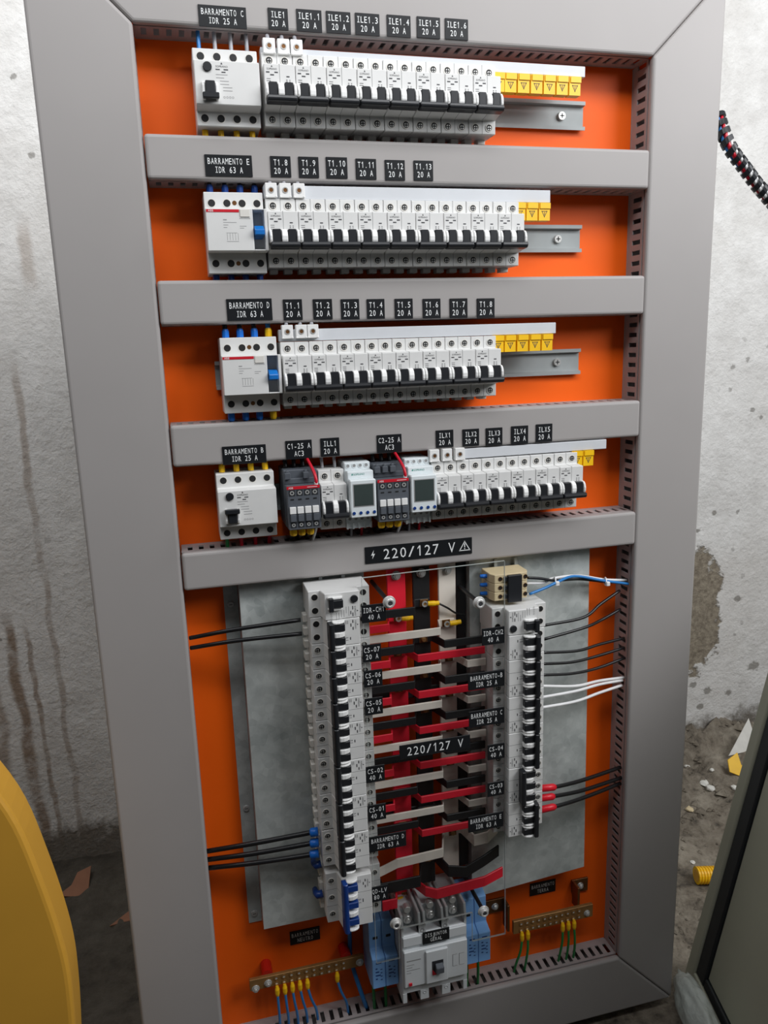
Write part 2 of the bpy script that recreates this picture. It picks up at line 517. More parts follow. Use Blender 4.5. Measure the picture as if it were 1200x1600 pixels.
WIRES = {'black': [[(0.4816, -0.03, -0.4029), (0.549, -0.015, -0.4045), (0.5857, -0.0, -0.3927), (0.6267, 0.015, -0.3807)], [(0.4819, -0.03, -0.4244), (0.5504, -0.015, -0.4208), (0.5875, 0.0, -0.4184), (0.6289, 0.015, -0.411)], [(0.4801, -0.03, -0.444), (0.5397, -0.015, -0.4558), (0.5855, 0.0, -0.4574), (0.6374, 0.015, -0.4593)], [(0.4803, -0.03, -0.4614), (0.5316, -0.015, -0.4728), (0.5828, 0.0, -0.4758), (0.638, 0.015, -0.4753)], [(0.4806, -0.03, -0.4789), (0.532, -0.015, -0.4911), (0.5833, -0.0, -0.4958), (0.6398, 0.015, -0.4927)]], 'white': [[(0.4808, -0.03, -0.4961), (0.5389, -0.015, -0.5122), (0.5873, 0.0, -0.5174), (0.6399, 0.015, -0.5256)], [(0.481, -0.03, -0.5144), (0.5391, -0.015, -0.5206), (0.5875, -0.0, -0.5233), (0.6354, 0.013, -0.529)], [(0.4813, -0.03, -0.5307), (0.5394, -0.015, -0.5374), (0.5879, 0.0, -0.5374), (0.6346, 0.013, -0.5375)]], 'boot': [[(0.4825, -0.03, -0.663), (0.5026, -0.027, -0.6669), (0.5574, -0.01, -0.6755), (0.6388, 0.015, -0.6819)], [(0.4827, -0.03, -0.6792), (0.5008, -0.027, -0.6823), (0.5578, -0.01, -0.6933), (0.6419, 0.015, -0.7008)], [(0.483, -0.03, -0.6988), (0.5032, -0.027, -0.7002), (0.5582, -0.01, -0.7068), (0.6399, 0.015, -0.7109)]], 'left': [[(0.1294, -0.02, -0.3549), (0.0464, -0.008, -0.3618), (-0.0158, 0.018, -0.376)], [(0.1301, -0.02, -0.3744), (0.0453, -0.008, -0.3778), (-0.0157, 0.018, -0.3902)]], 'lboot': [[(0.1369, -0.02, -0.6731), (0.1253, -0.018, -0.6741), (0.05, -0.005, -0.6836), (-0.0178, 0.02, -0.6997)], [(0.137, -0.02, -0.6905), (0.1244, -0.018, -0.6913), (0.0489, -0.005, -0.6997), (-0.0179, 0.02, -0.7132)], [(0.1361, -0.02, -0.7079), (0.1234, -0.018, -0.7092), (0.0479, -0.005, -0.715), (-0.0172, 0.02, -0.7269)]], 'bundle': [[(0.4612, -0.025, -0.3299), (0.4775, -0.02, -0.335), (0.5023, -0.015, -0.342), (0.5495, 0.0, -0.3495), (0.5961, 0.005, -0.3601), (0.6395, 0.015, -0.3698)], [(0.4612, -0.025, -0.3394), (0.4826, -0.02, -0.3432), (0.5022, -0.015, -0.3401), (0.5494, 0.0, -0.3456), (0.5961, 0.005, -0.358), (0.6405, 0.015, -0.3668)], [(0.4624, -0.025, -0.3529), (0.4827, -0.02, -0.3481), (0.5013, -0.017, -0.3433), (0.5389, -0.0, -0.3425), (0.5896, 0.005, -0.3563), (0.6384, 0.015, -0.3697)]], 'ties': [(0.5018, -0.016, -0.3427), (0.5955, 0.004, -0.3592)], 'cable': [(0.8336, 0.12, 0.3286), (0.8341, 0.11, 0.3079), (0.8421, 0.1, 0.2785), (0.8706, 0.1, 0.2499), (0.9047, 0.1, 0.2179), (0.969, 0.1, 0.168)], 'nuts': [(0.2445, -0.048, -0.3337), (0.3714, -0.048, -0.3503), (0.2478, -0.048, -0.8224), (0.3758, -0.048, -0.8255)]}

# ---------------------------------------------------------------- setting
FLOOR = -1.16
WALL = 0.75
b = MB()
nx, nz = 60, 40
for j in range(nz + 1):
    for i in range(nx + 1):
        b.v.append((-2.6 + 6.6 * i / nx, WALL, FLOOR - 0.05 + 2.6 * j / nz))
for j in range(nz):
    for i in range(nx):
        a = j * (nx + 1) + i
        b.f.append((a, a + 1, a + nx + 2, a + nx + 1))
        b.mi.append(0)
for i, p in enumerate(b.v):
    b.v[i] = (p[0], p[1] + 0.006 * noise.noise(Vector((p[0] * 3, 0, p[2] * 3))), p[2])
o = 0
n0 = len(b.v)
b.box(-2.6, 4.0, WALL + 0.02, WALL + 0.12, FLOOR - 0.05, 1.39)
struct(put('wall_back', b.mesh('wall_back', 'wall_paint', smooth=False)))


def ground(x, y):
    """height of the earth: lumpy, heaped against the foot of the wall on the right"""
    h = 0.012 * noise.noise(Vector((x * 5, y * 5, 0))) + 0.010 * noise.noise(Vector((x * 14, y * 14, 3))) + 0.006 * noise.noise(Vector((x * 40, y * 40, 9)))
    t = max(0.0, min(1.0, (x - 0.85) / 0.25)) * max(0.0, min(1.0, (y - 0.30) / 0.4))
    h += t * (0.055 + 0.05 * noise.noise(Vector((x * 4, y * 4, 7))) + 0.03 * noise.noise(Vector((x * 13, y * 13, 5))) + 0.026 * noise.noise(Vector((x * 30, y * 30, 1))) + 0.012 * noise.noise(Vector((x * 65, y * 65, 2))))
    return FLOOR + h


b = MB()
nx, ny = 440, 190
for j in range(ny + 1):
    for i in range(nx + 1):
        x, y = -2.6 + 6.6 * i / nx, -2.0 + 2.77 * j / ny
        inside = -0.3 < x < 0.86 and y < 0.36
        b.v.append((x, y, FLOOR - 0.003 if inside and -0.16 < x < 0.78 and -0.02 < y < 0.16 else ground(x, y)))
for j in range(ny):
    for i in range(nx):
        a = j * (nx + 1) + i
        b.f.append((a, a + 1, a + nx + 2, a + nx + 1))
        b.mi.append(0)
b.box(-2.6, 4.0, -2.0, 0.77, FLOOR - 0.2, FLOOR - 0.06)
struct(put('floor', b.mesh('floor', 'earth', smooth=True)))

# ---------------------------------------------------------------- cabinet
XL, XL2, XR, XR2 = -0.130, -0.0184, 0.6410, 0.7480
ZT, ZT2, ZB, ZB2 = 0.3617, 0.4687, -1.0310, -1.1400
cab = thing('electrical_cabinet', 'grey steel enclosure with bright orange mounting plate, standing before the wall', 'cabinet', (0.309, 0.18, FLOOR))


def at_cab(mb):
    mb.v = [(x - 0.309, y - 0.18, z - FLOOR) for x, y, z in mb.v]
    return mb


put('mounting_plate', at_cab(MB().box(XL + 0.002, XR2 - 0.002, 0.0501, 0.0531, ZB2 + 0.002, ZT2 - 0.002)).mesh('mounting_plate', 'orange'), cab)
b = MB().box(XL, XL + 0.002, 0.0535, 0.14, ZB2, ZT2).box(XR2 - 0.002, XR2, 0.0535, 0.14, ZB2, ZT2)
b.box(XL, XR2, 0.0535, 0.14, ZB2 - 0.002, ZB2).box(XL, XR2, 0.0535, 0.14, ZT2, ZT2 + 0.002).box(XL, XR2, 0.14, 0.142, ZB2, ZT2)
put('enclosure_shell', at_cab(b).mesh('enclosure_shell', 'enclosure_grey'), cab)
b = MB().box(XL + 0.01, XR2 - 0.01, 0.03, 0.135, FLOOR - 0.004, ZB2 - 0.0025)
put('plinth', at_cab(b).mesh('plinth', 'enclosure_grey'), cab)


# ---------------------------------------------------------------- slotted wiring ducts
PITCH, GAP = 0.0142, 0.0062


def side_wall(axis, at, a0, a1, thick):
    """solid foot plus a comb of fingers; the gaps between them are the slots"""
    b = MB()
    n = int((a1 - a0) / PITCH)

    def bx(s0, s1, y0, y1):
        if axis == 'x':
            b.box(s0, s1, y0, y1, at, at + thick)
        else:
            b.box(at, at + thick, y0, y1, s0, s1)
    bx(a0, a1, 0.0365, 0.0475)
    bx(a0, a1, 0.0115, 0.0165)
    s = a0
    for i in range(n + 1):
        e = min(a1, a0 + (i + 1) * PITCH - GAP)
        if e > s:
            bx(s, e, 0.0165, 0.0365)
        s = a0 + (i + 1) * PITCH
    return b


def duct(label, cover, walls, base, origin):
    t = thing('wiring_duct', label, 'duct', origin)

    def loc(b):
        b.v = [(x - origin[0], y - origin[1], z - origin[2]) for x, y, z in b.v]
        return b
    put('cover', loc(cover).mesh('duct_cover', 'duct_grey', bevel=0.0040, seg=3), t)
    for w_ in walls:
        put('side_wall', loc(w_).mesh('duct_side_wall', 'duct_inside'), t)
    put('base', loc(base).mesh('duct_base', 'duct_inside'), t)
    return t


g = 0.0003
duct('wide grey wiring duct with mitred cover, left upright of the frame', MB().prism([(XL, ZB2 + g), (XL2, ZB + g), (XL2, ZT - g), (XL, ZT2 - g)], 'y', 0, 0.0114),
     [side_wall('z', XL2 - 0.002, ZB, ZT, 0.0018), side_wall('z', XL + 0.0002, ZB, ZT, 0.0018)], MB().box(XL, XL2, 0.0476, 0.0499, ZB + 0.001, ZT - 0.001), (XL, 0.05, ZB2))
duct('wide grey wiring duct with mitred cover, right upright of the frame', MB().prism([(XR2, ZB2 + g), (XR2, ZT2 - g), (XR, ZT - g), (XR, ZB + g)], 'y', 0, 0.0114),
     [side_wall('z', XR + 0.0002, ZB, ZT, 0.0018), side_wall('z', XR2 - 0.002, ZB, ZT, 0.0018)], MB().box(XR, XR2, 0.0476, 0.0499, ZB + 0.001, ZT - 0.001), (XR, 0.05, ZB2))
duct('wide grey wiring duct with mitred cover, top piece of the frame', MB().prism([(XL + g, ZT2), (XL2 + g, ZT), (XR - g, ZT), (XR2 - g, ZT2)], 'y', 0, 0.0114),
     [side_wall('x', ZT + 0.0002, XL2, XR, 0.0018), side_wall('x', ZT2 - 0.002, XL2, XR, 0.0018)], MB().box(XL2 + 0.001, XR - 0.001, 0.0476, 0.0499, ZT, ZT2), (XL, 0.05, ZT))
duct('wide grey wiring duct with mitred cover, bottom piece of the frame', MB().prism([(XL + g, ZB2), (XR2 - g, ZB2), (XR - g, ZB), (XL2 + g, ZB)], 'y', 0, 0.0114),
     [side_wall('x', ZB - 0.002, XL2, XR, 0.0018), side_wall('x', ZB2 + 0.0002, XL2, XR, 0.0018)], MB().box(XL2 + 0.001, XR - 0.001, 0.0476, 0.0499, ZB2, ZB), (XL, 0.05, ZB2))
BARS = [(0.2463, 0.1966, 'grey crossbar duct carrying the BARRAMENTO E and T1.13 tags, uppermost of four'),
        (0.0832, 0.0308, 'grey crossbar duct carrying the BARRAMENTO D and T1.1 tags, second of four'),
        (-0.0901, -0.1423, 'grey crossbar duct carrying the BARRAMENTO B and ILX tags, third of four'),
        (-0.2546, -0.3047, 'lowest grey crossbar duct, carrying the wide 220/127 V warning plate')]
for (z1, z0, lb) in BARS:
    duct(lb, MB().box(XL2 + 0.0015, XR - 0.0005, -0.0015, 0.0114, z0, z1),
         [side_wall('x', z0 + 0.0002, XL2 + 0.002, XR - 0.001, 0.0018), side_wall('x', z1 - 0.002, XL2 + 0.002, XR - 0.001, 0.0018)],
         MB().box(XL2 + 0.002, XR - 0.001, 0.0476, 0.0499, z0, z1), (XL2, 0.05, z0))


# ---------------------------------------------------------------- engraved tags
def tag_plate(name, label, lines, cx, cz, w, h, yb, adv=None, group=None):
    t = thing(name, label, 'label', (cx, yb, cz), group=group)
    put('plate', MB().box(-w / 2, w / 2, -0.0013, 0, -h / 2, h / 2).mesh('tag_plate', 'label_black', bevel=0.0003), t)
    b = MB()
    ch = h * (0.29 if len(lines) == 2 else 0.62)
    if adv is None:
        longest = max(len(s) for s in lines)
        adv = min(ch * 0.64, w * 0.9 / longest)
    for i, s in enumerate(lines):
        z = 0 if len(lines) == 1 else h * (0.2 if i == 0 else -0.2)
        mono(b, s, 0, z, adv, ch, -0.00145)
    put('lettering', b.mesh('lettering', 'letter_white'), t)
    return t


NTH = ('first', 'second', 'third', 'fourth', 'fifth', 'sixth', 'seventh', 'eighth', 'ninth')
count = {}
for (s, where, cx, cz, w, h) in TAGS:
    nth = count[where] = count.get(where, 0) + 1
    yb = -0.0001 if where.startswith('top') else -0.0016
    tag_plate('tag_plate', 'black tag %s, %s tag on the %s' % (s.replace('|', ' '), NTH[nth - 1], where), s.split('|'), cx, cz, w, h, yb)
for (s, where, cx, cz, w, h) in COVER_TAGS:
    nth = count[where] = count.get(where, 0) + 1
    if s == '220/127 V':
        tag_plate('warning_plate', 'black plate reading 220/127 V in the middle of the clear cover', [s], 0.3048, -0.5553, 0.1045, 0.0208, -0.0472, adv=0.0094)
    else:
        tag_plate('tag_plate', 'black tag %s, %s on the %s' % (s.replace('|', ' '), NTH[nth - 1], where), s.split('|'), cx, cz, w, min(h, 0.0248), -0.0472)
tag_plate('tag_plate', 'black engraved tag reading BARRAMENTO NEUTRO on the orange plate above the left brass bar', ['BARRAMENTO', 'NEUTRO'], 0.1171, -0.8975, 0.047, 0.0235, 0.05)
tag_plate('tag_plate', 'black engraved tag reading BARRAMENTO TERRA on the orange plate above the right brass bar', ['BARRAMENTO', 'TERRA'], 0.5215, -0.9035, 0.047, 0.0235, 0.05)
t = tag_plate('warning_plate', 'wide black warning plate 220/127 V with lightning and triangle on the lowest crossbar', ['220/127 V'], 0.3019, -0.2804, 0.1553, 0.0235, -0.0016, adv=0.0118)
b = MB()
s = 0.0135
b.prism([(-0.0665 + s * u, s * v) for u, v in ((0.1, 0.5), (-0.2, -0.05), (0.0, -0.02), (-0.08, -0.42), (0.22, 0.12), (0.02, 0.1))], 'y', -0.00145, -0.0013)
put('lightning_symbol', b.mesh('lightning_symbol', 'letter_white'), t)
b = MB()
cx = 0.0665
tri = [(0.0, 0.0078), (-0.0085, -0.0066), (0.0085, -0.0066)]
for i in range(3):
    (x0, z0), (x1, z1) = tri[i], tri[(i + 1) % 3]
    dx, dz = x1 - x0, z1 - z0
    q = math.hypot(dx, dz)
    ox, oz = -dz / q * 0.0011, dx / q * 0.0011
    b.prism([(cx + x0, z0), (cx + x1, z1), (cx + x1 + ox, z1 + oz), (cx + x0 + ox, z0 + oz)], 'y', -0.00145, -0.0013)
b.box(cx - 0.0007, cx + 0.0007, -0.00145, -0.0013, -0.0018, 0.0036)
b.box(cx - 0.0007, cx + 0.0007, -0.00145, -0.0013, -0.0046, -0.0032)
put('danger_symbol', b.mesh('danger_symbol', 'letter_white'), t)


# ---------------------------------------------------------------- rails
def rail(label, length, loc, rot=(0, 0, 0), screws=()):
    t = thing('din_rail', label, 'rail', loc, rot)
    pr = [(0.0, 0.0182), (0.0, 0.0135), (0.0063, 0.0125), (0.0063, -0.0125), (0.0, -0.0135), (0.0, -0.0182), (0.0012, -0.0182), (0.0012, -0.0146), (0.0075, -0.0136), (0.0075, 0.0136), (0.0012, 0.0146), (0.0012, 0.0182)]
    put('profile', MB().prism(pr, 'x', 0, length).mesh('rail_profile', 'zinc_rail'), t)
    for s in screws:
        b = MB().disc(s, 0, 0.0052, 0.0026, 0.0062, 14, 0, 0.0058)
        b.box(s - 0.003, s + 0.003, 0.0023, 0.003, -0.0006, 0.0006, 1).box(s - 0.0006, s + 0.0006, 0.0023, 0.003, -0.003, 0.003, 1)
        put('screw', b.mesh('rail_screw', ['steel', 'hole_black']), t)
    return t


rail('galvanised mounting rail of the top row, bare right end with one screw', 0.520, (0.046, 0.0425, 0.2970), screws=(0.487,))
rail('galvanised mounting rail of the second row, bare right end with one screw', 0.518, (0.047, 0.0425, 0.1375), screws=(0.483,))
rail('galvanised mounting rail of the third row, showing at both ends', 0.522, (0.0452, 0.0425, -0.0325), screws=(0.4865,))
rail('galvanised mounting rail behind the fourth row of devices', 0.505, (0.036, 0.0425, -0.1980))

# ---------------------------------------------------------------- device pieces
MATS_SCREW = ['hole_black', 'steel']


def screw_mesh():
    def f():
        b = MB()
        b.ring(0, 0, 0.0039, 0.0049, -0.0007, 0.0, 14, 2)
        b.disc(0, 0, 0.0040, -0.0002, 0.0, 14, 0)
        b.disc(0.0004, -0.0004, 0.0027, -0.0005, -0.0001, 12, 1)
        b.box(-0.0022, 0.0026, -0.0007, -0.0004, -0.0011, 0.0001, 0)
        b.box(-0.0002, 0.0009, -0.0007, -0.0004, -0.0030, 0.0022, 0)
        return b.mesh('terminal_screw', ['hole_black', 'steel', 'cream_plastic'])
    return cached('screw', f)


def hole_mesh():
    return cached('hole', lambda: MB().ring(0, 0, 0.0043, 0.0050, -0.0004, 0.0, 16, 1).disc(0, 0, 0.0044, -0.0002, 0.0, 16, 0).mesh('terminal_hole', ['hole_black', 'cream_plastic']))


def profile(h, zr0, zr1, yr):
    return [(0.0465, -h), (0.0, -h), (0.0, zr0 - 0.003), (yr, zr0), (yr, zr1), (0.0, zr1 + 0.001), (0.0, h), (0.0465, h)]


YR = -0.0175


def two_pole_print(p):
    """maker's mark, rating bars and fine print; no matrix code"""
    b = MB()
    y = YR - 0.00012
    cx = p * 0.52
    b.prism([(cx - 0.0010, 0.0192), (cx + 0.0010, 0.0192), (cx, 0.0212)], 'y', y, y + 0.0001)
    add_text(b, 'SOPRANO', cx, 0.0172, 0.0118, 0.0021, y)
    for (x0, x1, z) in ((-0.0068, -0.0028, 0.0137), (0.0028, 0.0068, 0.0137), (-0.0022, 0.0022, 0.0109)):
        b.box(cx + x0, cx + x1, y, y + 0.0001, z - 0.0007, z + 0.0007)
    b.box(p * 1.42, p * 1.62, y, y + 0.0001, 0.0090, 0.0103)
    for i in range(3):
        b.box(p * 1.40, p * 1.48, y, y + 0.0001, 0.0020 + i * 0.0018, 0.0028 + i * 0.0018)
        b.box(p * 1.60, p * 1.66, y, y + 0.0001, 0.0020 + i * 0.0018, 0.0028 + i * 0.0018)
    for i in range(3):
        b.box(cx - 0.0066, cx - 0.0020, y, y + 0.0001, 0.0020 + i * 0.0022, 0.0026 + i * 0.0022)
    return b


def breaker(label, poles, p, loc, rot=(0, 0, 0), group=None, style='plain', on=False):
    """modular breaker; local x runs along the poles, z up, y=0 is the terminal shoulder"""
    t = thing('circuit_breaker', label, 'breaker', loc, rot, group)
    key = (poles, round(p, 5), style, on)
    w = poles * p
    holes = style == 'hole'

    def body():
        b = MB().prism(profile(0.0398, -0.0205, 0.0228, YR), 'x', 0.0003, w - 0.0003)
        return b.mesh('breaker_body', 'white_plastic', bevel=0.0007)
    put('body', cached(('body',) + key, body), t)

    def clip():
        b = MB()
        for i in range(poles):
            b.box(i * p + p * 0.22, i * p + p * 0.78, 0.026, 0.0405, -0.0455, -0.0398)
        return b.mesh('rail_clip', 'cream_plastic', bevel=0.0006)
    put('rail_clip', cached(('clip',) + key, clip), t)
    s = -1 if not on else 1

    def toggle():
        b = MB()
        zb = -0.0205 if not on else 0.0000
        b.prism([(YR - 0.0005, zb - 0.0008), (YR - 0.0125, zb + 0.0002), (YR - 0.0145, zb + 0.0030), (YR - 0.0135, zb + 0.0072), (YR - 0.0005, zb + 0.0072)], 'x', 0.0012, w - 0.0008)
        for i in range(poles):
            c = (i + 0.5) * p
            b.box(c - 0.0050, c + 0.0050, YR - 0.0085, YR - 0.0003, -0.0165, 0.0016)
        return b.mesh('toggle', 'toggle_blue' if style == 'blue' else 'toggle_black', bevel=0.0009)
    put('toggle', cached(('toggle',) + key, toggle), t)

    gr = [(YR, -0.0150), (YR - 0.0085, -0.0143), (YR - 0.0100, -0.0110), (YR - 0.0102, -0.0065), (YR - 0.0088, -0.0020), (YR - 0.0060, 0.0012), (YR, 0.0022)]
    if on:
        gr = [(y_, -0.0135 - z_) for y_, z_ in gr]
    for i in range(poles + 1):
        half = (0, 1) if i == 0 else (-1, 0) if i == poles else (-1, 1)

        def guard():
            b = MB()
            x0, x1 = half[0] * 0.0035 + (0.0004 if i == 0 else 0), half[1] * 0.0035 - (0.0004 if i == poles else 0)
            if style == 'ridged' and 0 < i < poles:
                b.prism(gr, 'x', x0, -0.0006).prism(gr, 'x', 0.0006, x1).box(-0.0007, 0.0007, YR - 0.006, YR, -0.014, 0.001)
            else:
                b.prism(gr, 'x', x0, x1)
            return b.mesh('toggle_guard', 'guard_white', bevel=0.0008)
        put('toggle_guard', cached(('guard', half, on, style == 'ridged'), guard), t, (i * p, 0, 0))
    for i in range(poles):
        for z in (0.0315, -0.0322):
            if holes:
                put('terminal_hole', hole_mesh(), t, ((i + 0.5) * p, 0, z))
            else:
                put('terminal_screw', screw_mesh(), t, ((i + 0.5) * p, 0, z))
    put('print', cached(('print', style, round(p, 5)), lambda: two_pole_print(p).mesh('breaker_print', 'print_dark')), t)
    if not holes:
        for i in range(1, poles):
            put('pole_seam', cached('seam', lambda: MB().prism([(0.001, -0.0399), (-0.0001, -0.0399), (-0.0001, -0.0236), (YR - 0.0001, -0.0206), (YR - 0.0001, 0.0229), (-0.0001, 0.0239), (-0.0001, 0.0399), (0.001, 0.0399)], 'x', -0.0003, 0.0003).mesh('pole_seam', 'print_grey')), t, (i * p, 0, 0))
    return t


def residual(label, poles, p, loc, rot=(0, 0, 0), on=False, h=0.0418):
    """white residual-current device with a black test button and a single toggle"""
    t = thing('residual_current_device', label, 'breaker', loc, rot)
    w = poles * p
    key = (poles, round(p, 5), h)
    put('body', cached(('rb',) + key, lambda: MB().prism(profile(h, -0.0225, 0.0235, YR), 'x', 0.0003, w - 0.0003).mesh('device_body', 'white_plastic', bevel=0.0008)), t)
    for i in range(poles):
        for z in (h - 0.0085, -h + 0.0085):
            put('terminal_hole', hole_mesh(), t, ((i + 0.5) * p, 0, z))
    bx = 0.0150
    put('test_button', cached('testb', lambda: MB().disc(0, 0, 0.0050, YR - 0.0022, YR + 0.001, 18).mesh('test_button', 'toggle_black', bevel=0.0004)), t, (bx if poles > 2 else 0.0105, 0, 0.0165))
    tx = bx + 0.0015 if poles > 2 else 0.0135

    def tg():
        b = MB()
        s_ = 1 if on else -1
        zc = -0.0085
        b.box(-0.0092, 0.0092, YR - 0.0115, YR - 0.005, zc + s_ * 0.0070 - 0.0030, zc + s_ * 0.0070 + 0.0030)
        b.box(-0.0054, 0.0054, YR - 0.0080, YR, zc - 0.0085, zc + 0.0090)
        return b.mesh('toggle', 'toggle_black', bevel=0.0008)
    put('toggle', cached(('rtg', on), tg), t, (tx, 0, 0))

    def gd():
        b = MB()
        for q in (-1, 1):
            b.prism([(YR, -0.019), (YR - 0.0045, -0.018), (YR - 0.006, -0.0135), (YR - 0.006, -0.004), (YR - 0.004, 0.0), (YR, 0.001)], 'x', min(q * 0.0058, q * 0.0090), max(q * 0.0058, q * 0.0090))
        return b.mesh('toggle_guard', 'guard_white', bevel=0.0007)
    put('toggle_guard', cached('rgd', gd), t, (tx, 0, 0))

    def pr():
        b = MB()
        y = YR - 0.00012
        x = 0.0310 if poles > 2 else 0.0275
        b.prism([(x - 0.0012, 0.0196), (x + 0.0012, 0.0196), (x, 0.0218)], 'y', y, y + 0.0001)
        add_text(b, 'SOPRANO', x, 0.0174, 0.0135, 0.0022, y)
        for (a0, a1, z) in ((-0.007, -0.0022, 0.0142), (0.002, 0.007, 0.0142), (-0.0005, 0.004, 0.0115)):
            b.box(x + a0, x + a1, y, y + 0.0001, z - 0.0006, z + 0.0006)
        return b.mesh('device_print', 'print_dark')
    put('print', cached(('rpr', poles > 2), pr), t)

    def pr2():
        b = MB()
        y = YR - 0.00012
        x = 0.0310 if poles > 2 else 0.0275
        for i, (a, c_) in enumerate(((-0.007, 0.006), (-0.007, 0.002), (-0.003, 0.007), (-0.003, 0.007), (0.0, 0.0105), (0.0, 0.0105))):
            b.box(x + a, x + c_, y, y + 0.0001, 0.0085 - i * 0.0033, 0.0092 - i * 0.0033)
        for q in range(4):
            b.ring(x + 0.001 + q * 0.0032, -0.0145, 0.0008, 0.0012, y, y + 0.0001, 8)
        return b.mesh('fine_print', 'print_grey')
    put('fine_print', cached(('rpr2', poles > 2), pr2), t)
    return t


def residual_abb(label, loc, w=0.0700, h=0.0463):
    """white residual-current device with a red stripe and a blue toggle in a recess"""
    t = thing('residual_current_device', label, 'breaker', loc)
    zr0, zr1, yr = -0.0228, 0.0245, -0.0225

    def body():
        b = MB().box(0.0003, w - 0.0003, 0, 0.0465, -h, h)
        xa, xb = w * 0.775, w * 0.965
        b.box(0.0003, xa, yr, 0, zr0, zr1).box(xb, w + 0.0012, yr, 0, zr0, zr1)
        b.box(xa, xb, yr, 0, zr0, zr0 + 0.0015).box(xa, xb, yr, 0, zr1 - 0.0015, zr1)
        return b.mesh('device_body', 'white_plastic', bevel=0.0006)
    put('body', cached('abb_body', body), t)
    xc = w * 0.87
    put('toggle', cached('abb_toggle', lambda: MB().prism([(-0.001, -0.0075), (-0.020, -0.0065), (-0.0285, -0.0055), (-0.0285, 0.0005), (-0.020, 0.0058), (-0.001, 0.0068)], 'x', -0.0056, 0.0056).mesh('toggle', 'switch_blue', bevel=0.0007)), t, (xc, 0, 0))
    b = MB().box(0.0010, w * 0.55, yr - 0.0004, yr, zr1 - 0.0042, zr1 - 0.0012)
    put('red_stripe', cached('abb_stripe', lambda: b.mesh('red_stripe', 'red_stripe')), t)

    def logo():
        q = MB()
        add_text(q, 'ABB', 0.0060, zr1 - 0.0027, 0.0062, 0.0022, yr - 0.00055)
        return q.mesh('logo', 'letter_white')
    put('logo', cached('abb_logo', logo), t)
    put('test_button', cached('abb_test', lambda: MB().box(w * 0.565, w * 0.725, yr - 0.001, yr, zr1 - 0.0095, zr1 - 0.0010).mesh('test_button', 'cream_plastic', bevel=0.0003)), t)

    def pr():
        q = MB()
        y = yr - 0.00012
        q.box(w * 0.28, w * 0.34, y, y + 0.0001, 0.0112, 0.0124)
        for i, (a, c_) in enumerate(((0.28, 0.50), (0.28, 0.36), (0.28, 0.34))):
            q.box(w * a, w * c_, y, y + 0.0001, 0.0086 - i * 0.0028, 0.0092 - i * 0.0028)
        q.box(w * 0.55, w * 0.66, y, y + 0.0001, 0.0046, 0.0052).box(w * 0.55, w * 0.62, y, y + 0.0001, 0.0024, 0.003)
        q.box(w * 0.55, w * 0.73, y, y + 0.0001, zr1 - 0.0115, zr1 - 0.0108)
        for i in range(5):
            q.box(w * (0.33 + i * 0.045), w * (0.33 + i * 0.045) + 0.0004, y, y + 0.0001, -0.0110, -0.0030)
        q.box(w * 0.32, w * 0.52, y, y + 0.0001, -0.0125, -0.0120).box(w * 0.32, w * 0.50, y, y + 0.0001, -0.0030, -0.0025)
        return q.mesh('device_print', 'print_grey')
    put('print', cached('abb_print', pr), t)
    for fx in (0.128, 0.385, 0.640, 0.892):
        for z in (h - 0.0125, -h + 0.0115):
            put('terminal_hole', hole_mesh(), t, (w * fx, 0, z))
    for z in (h - 0.0120, -h + 0.0115):
        put('rivet', cached('rivet', lambda: MB().disc(0, 0, 0.0027, -0.0003, 0, 12).mesh('rivet', 'copper')), t, (w * 0.512, 0, z))
    return t


# ---------------------------------------------------------------- four upper rows
YS = -0.005
RW = ['top row', 'second row', 'third row', 'fourth row']
GRP = 'two-pole breakers of the %s'


def row(n, z, x0, p, names):
    for i, s in enumerate(names):
        breaker('white two-pole breaker %s, %s' % (s, RW[n]), 2, p, (x0 + i * 2 * p, YS, z), group=GRP % RW[n])


residual('white four-pole residual-current device with black toggle below the tag BARRAMENTO C', 4, 0.01843, (0.0440, YS, 0.2960), h=0.0412)
row(0, 0.2967, 0.1222, 0.01829, ['below the tag ILE1, leftmost'] + ['number %s from the left, near the tag ILE1.%d' % (q, i + 1) for i, q in enumerate(('two', 'three', 'four', 'five', 'six', 'seven'))] + ['at the right end beside the yellow caps'])
residual_abb('white four-pole residual-current device with red stripe below the tag BARRAMENTO E', (0.0446, YS, 0.1366))
row(1, 0.1367, 0.1168, 0.01838, ['leftmost, below the tag T1.8', 'number two from the left, below the tag T1.9', 'number three from the left, below the tag T1.10', 'number four from the left', 'number five from the left', 'number six from the left, below the tag T1.13', 'number seven from the left', 'number eight from the left', 'at the right end beside the yellow caps'])
residual_abb('white four-pole residual-current device with red stripe below the tag BARRAMENTO D', (0.0508, YS, -0.0320))
row(2, -0.0327, 0.1249, 0.01815, ['leftmost, below the tag T1.1', 'number two from the left', 'number three from the left', 'number four from the left', 'number five from the left', 'number six from the left', 'number seven from the left', 'at the right end beside the yellow caps'])
residual('white four-pole residual-current device with raised black toggle below the tag BARRAMENTO B', 4, 0.01845, (0.0335, YS, -0.1970), on=True, h=0.0428)
breaker('white two-pole breaker between the dark contactor and the left timer, below the tag ILL1', 2, 0.01735, (0.1646, YS, -0.1980))
row(3, -0.1980, 0.3204, 0.01828, ['leftmost beside the right timer', 'number two from the left of its block', 'number three from the left of its block', 'number four from the left of its block', 'number five from the left of its block', 'at the right end beside the yellow cap'])


